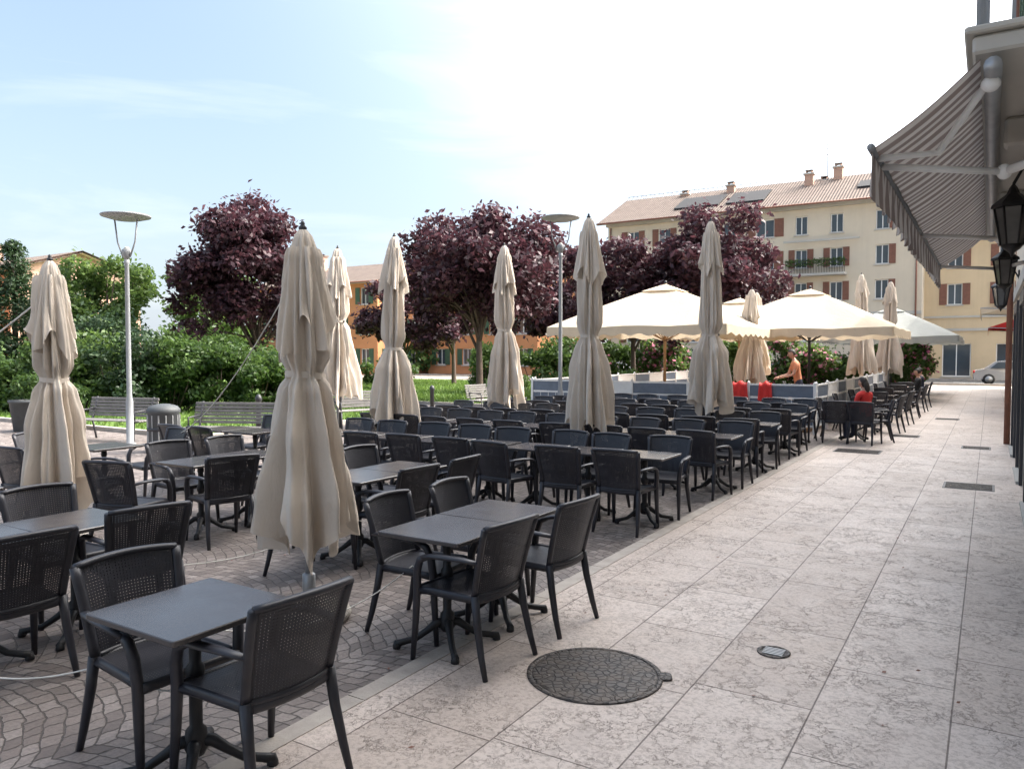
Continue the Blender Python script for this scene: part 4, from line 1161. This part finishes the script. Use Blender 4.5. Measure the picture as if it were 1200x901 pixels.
    ho = b.obj('head', tuple(hc), 0, e); ho.rotation_euler = (-.25 if lean > .05 else 0, 0, 0)
    return e
person('waiter_man', (-4.15, 20.6, .12), R(115), 'work', M_ORANGE, M_NAVY, 1.04, lean=.22)
person('seated_person_in_red', (-2.15, 17.25, .02), R(60), 'sit', M_RED, M_NAVY, 1.0, longhair=True, lean=.08, sleeves='long')
person('seated_man', (-1.95, 27.8, .02), R(90), 'sit', M_BLACKC, M_NAVY, 1.0, sleeves='long')
person('seated_man', (-2.0, 30.4, .02), R(90), 'sit', M_NAVY, M_BLACKC, 1.0, sleeves='long', lean=.1)
person('child_in_green', (-11.2, 29.5, .004), R(200), 'stand', M_GREENC, M_NAVY, .75)
person('woman_in_pink', (-18.2, 31.5, .05), R(120), 'stand', M_PINKC, M_NAVY, .95, longhair=True)

# ------------------------------------------------------------------ light, sky
EL, AZ = 44, 45
S = Vector((math.sin(R(AZ)) * math.cos(R(EL)), math.cos(R(AZ)) * math.cos(R(EL)), math.sin(R(EL))))
sl = bpy.data.lights.new('sun', 'SUN'); sl.energy = 5.0; sl.angle = R(.5); sl.color = (1, .94, .85)
so = bpy.data.objects.new('sun', sl); so.rotation_euler = S.to_track_quat('Z', 'Y').to_euler(); so.location = (0, 0, 30); COL.objects.link(so)
w = bpy.data.worlds.new('World'); scene.world = w; w.use_nodes = True
nt = w.node_tree; nt.nodes.clear()
sk = nt.nodes.new('ShaderNodeTexSky'); sk.sky_type = 'NISHITA'; sk.sun_disc = False
sk.sun_elevation = R(EL); sk.sun_rotation = R(AZ); sk.air_density = 1.0; sk.dust_density = 3.0; sk.ozone_density = 1.0
tc = nt.nodes.new('ShaderNodeTexCoord'); D = tc.outputs['Generated']
base = mixc(nt, 1.0, sk.outputs[0], (1.2, 1.2, 1.15), 'MULTIPLY')
base = mixc(nt, 1.0, base, (1.9, 2.5, 3.4), 'ADD')            # summer haze
dp = nt.nodes.new('ShaderNodeVectorMath'); dp.operation = 'DOT_PRODUCT'; nt.links.new(D, dp.inputs[0]); dp.inputs[1].default_value = S
dd = math_n(nt, 'MAXIMUM', dp.outputs['Value'], 0.0)
au = math_n(nt, 'ADD', math_n(nt, 'MULTIPLY', math_n(nt, 'POWER', dd, 2.9), 38.0), math_n(nt, 'MULTIPLY', math_n(nt, 'POWER', dd, 9.0), 110.0))
cb = nt.nodes.new('ShaderNodeCombineXYZ')
nt.links.new(au, cb.inputs[0]); nt.links.new(math_n(nt, 'MULTIPLY', au, .95), cb.inputs[1]); nt.links.new(math_n(nt, 'MULTIPLY', au, .89), cb.inputs[2])
base = mixc(nt, 1.0, base, cb.outputs[0], 'ADD')
sx = nt.nodes.new('ShaderNodeSeparateXYZ'); nt.links.new(D, sx.inputs[0])
hz = math_n(nt, 'POWER', math_n(nt, 'SUBTRACT', 1.0, math_n(nt, 'MAXIMUM', sx.outputs[2], 0.0)), 6.0)
base = mixc(nt, math_n(nt, 'MULTIPLY', hz, .75), base, (5.7, 6.1, 6.5))
mp = nt.nodes.new('ShaderNodeMapping'); mp.inputs['Scale'].default_value = (1.0, 1.0, 6.0); mp.inputs['Rotation'].default_value = (R(5), R(-7), 0); mp.inputs['Location'].default_value = (.3, .1, .25); nt.links.new(D, mp.inputs[0])
cl = noise(nt, mp.outputs[0], 1.7, 8, 0.55, 0.6)
cm = ramp(nt, cl, [(0.50, 0.0), (0.74, 0.7)])
sc = mixc(nt, 1.0, base, mixc(nt, cm, (0, 0, 0), (2.8, 2.2, 1.2)), 'ADD')
bg = nt.nodes.new('ShaderNodeBackground'); bg.inputs[1].default_value = 0.15; nt.links.new(sc, bg.inputs[0])
wo = nt.nodes.new('ShaderNodeOutputWorld'); nt.links.new(bg.outputs[0], wo.inputs[0])

scene.view_settings.view_transform = 'Standard'; scene.view_settings.look = 'None'; scene.view_settings.exposure = 0

cd = bpy.data.cameras.new('camera'); cd.sensor_width = 36; cd.lens = 27; cd.clip_end = 3000; cd.clip_start = .05
co = bpy.data.objects.new('camera', cd); co.location = (0, 0, 1.85); co.rotation_euler = (R(90 - 2.26), 0, R(31.9)); COL.objects.link(co)
scene.camera = co
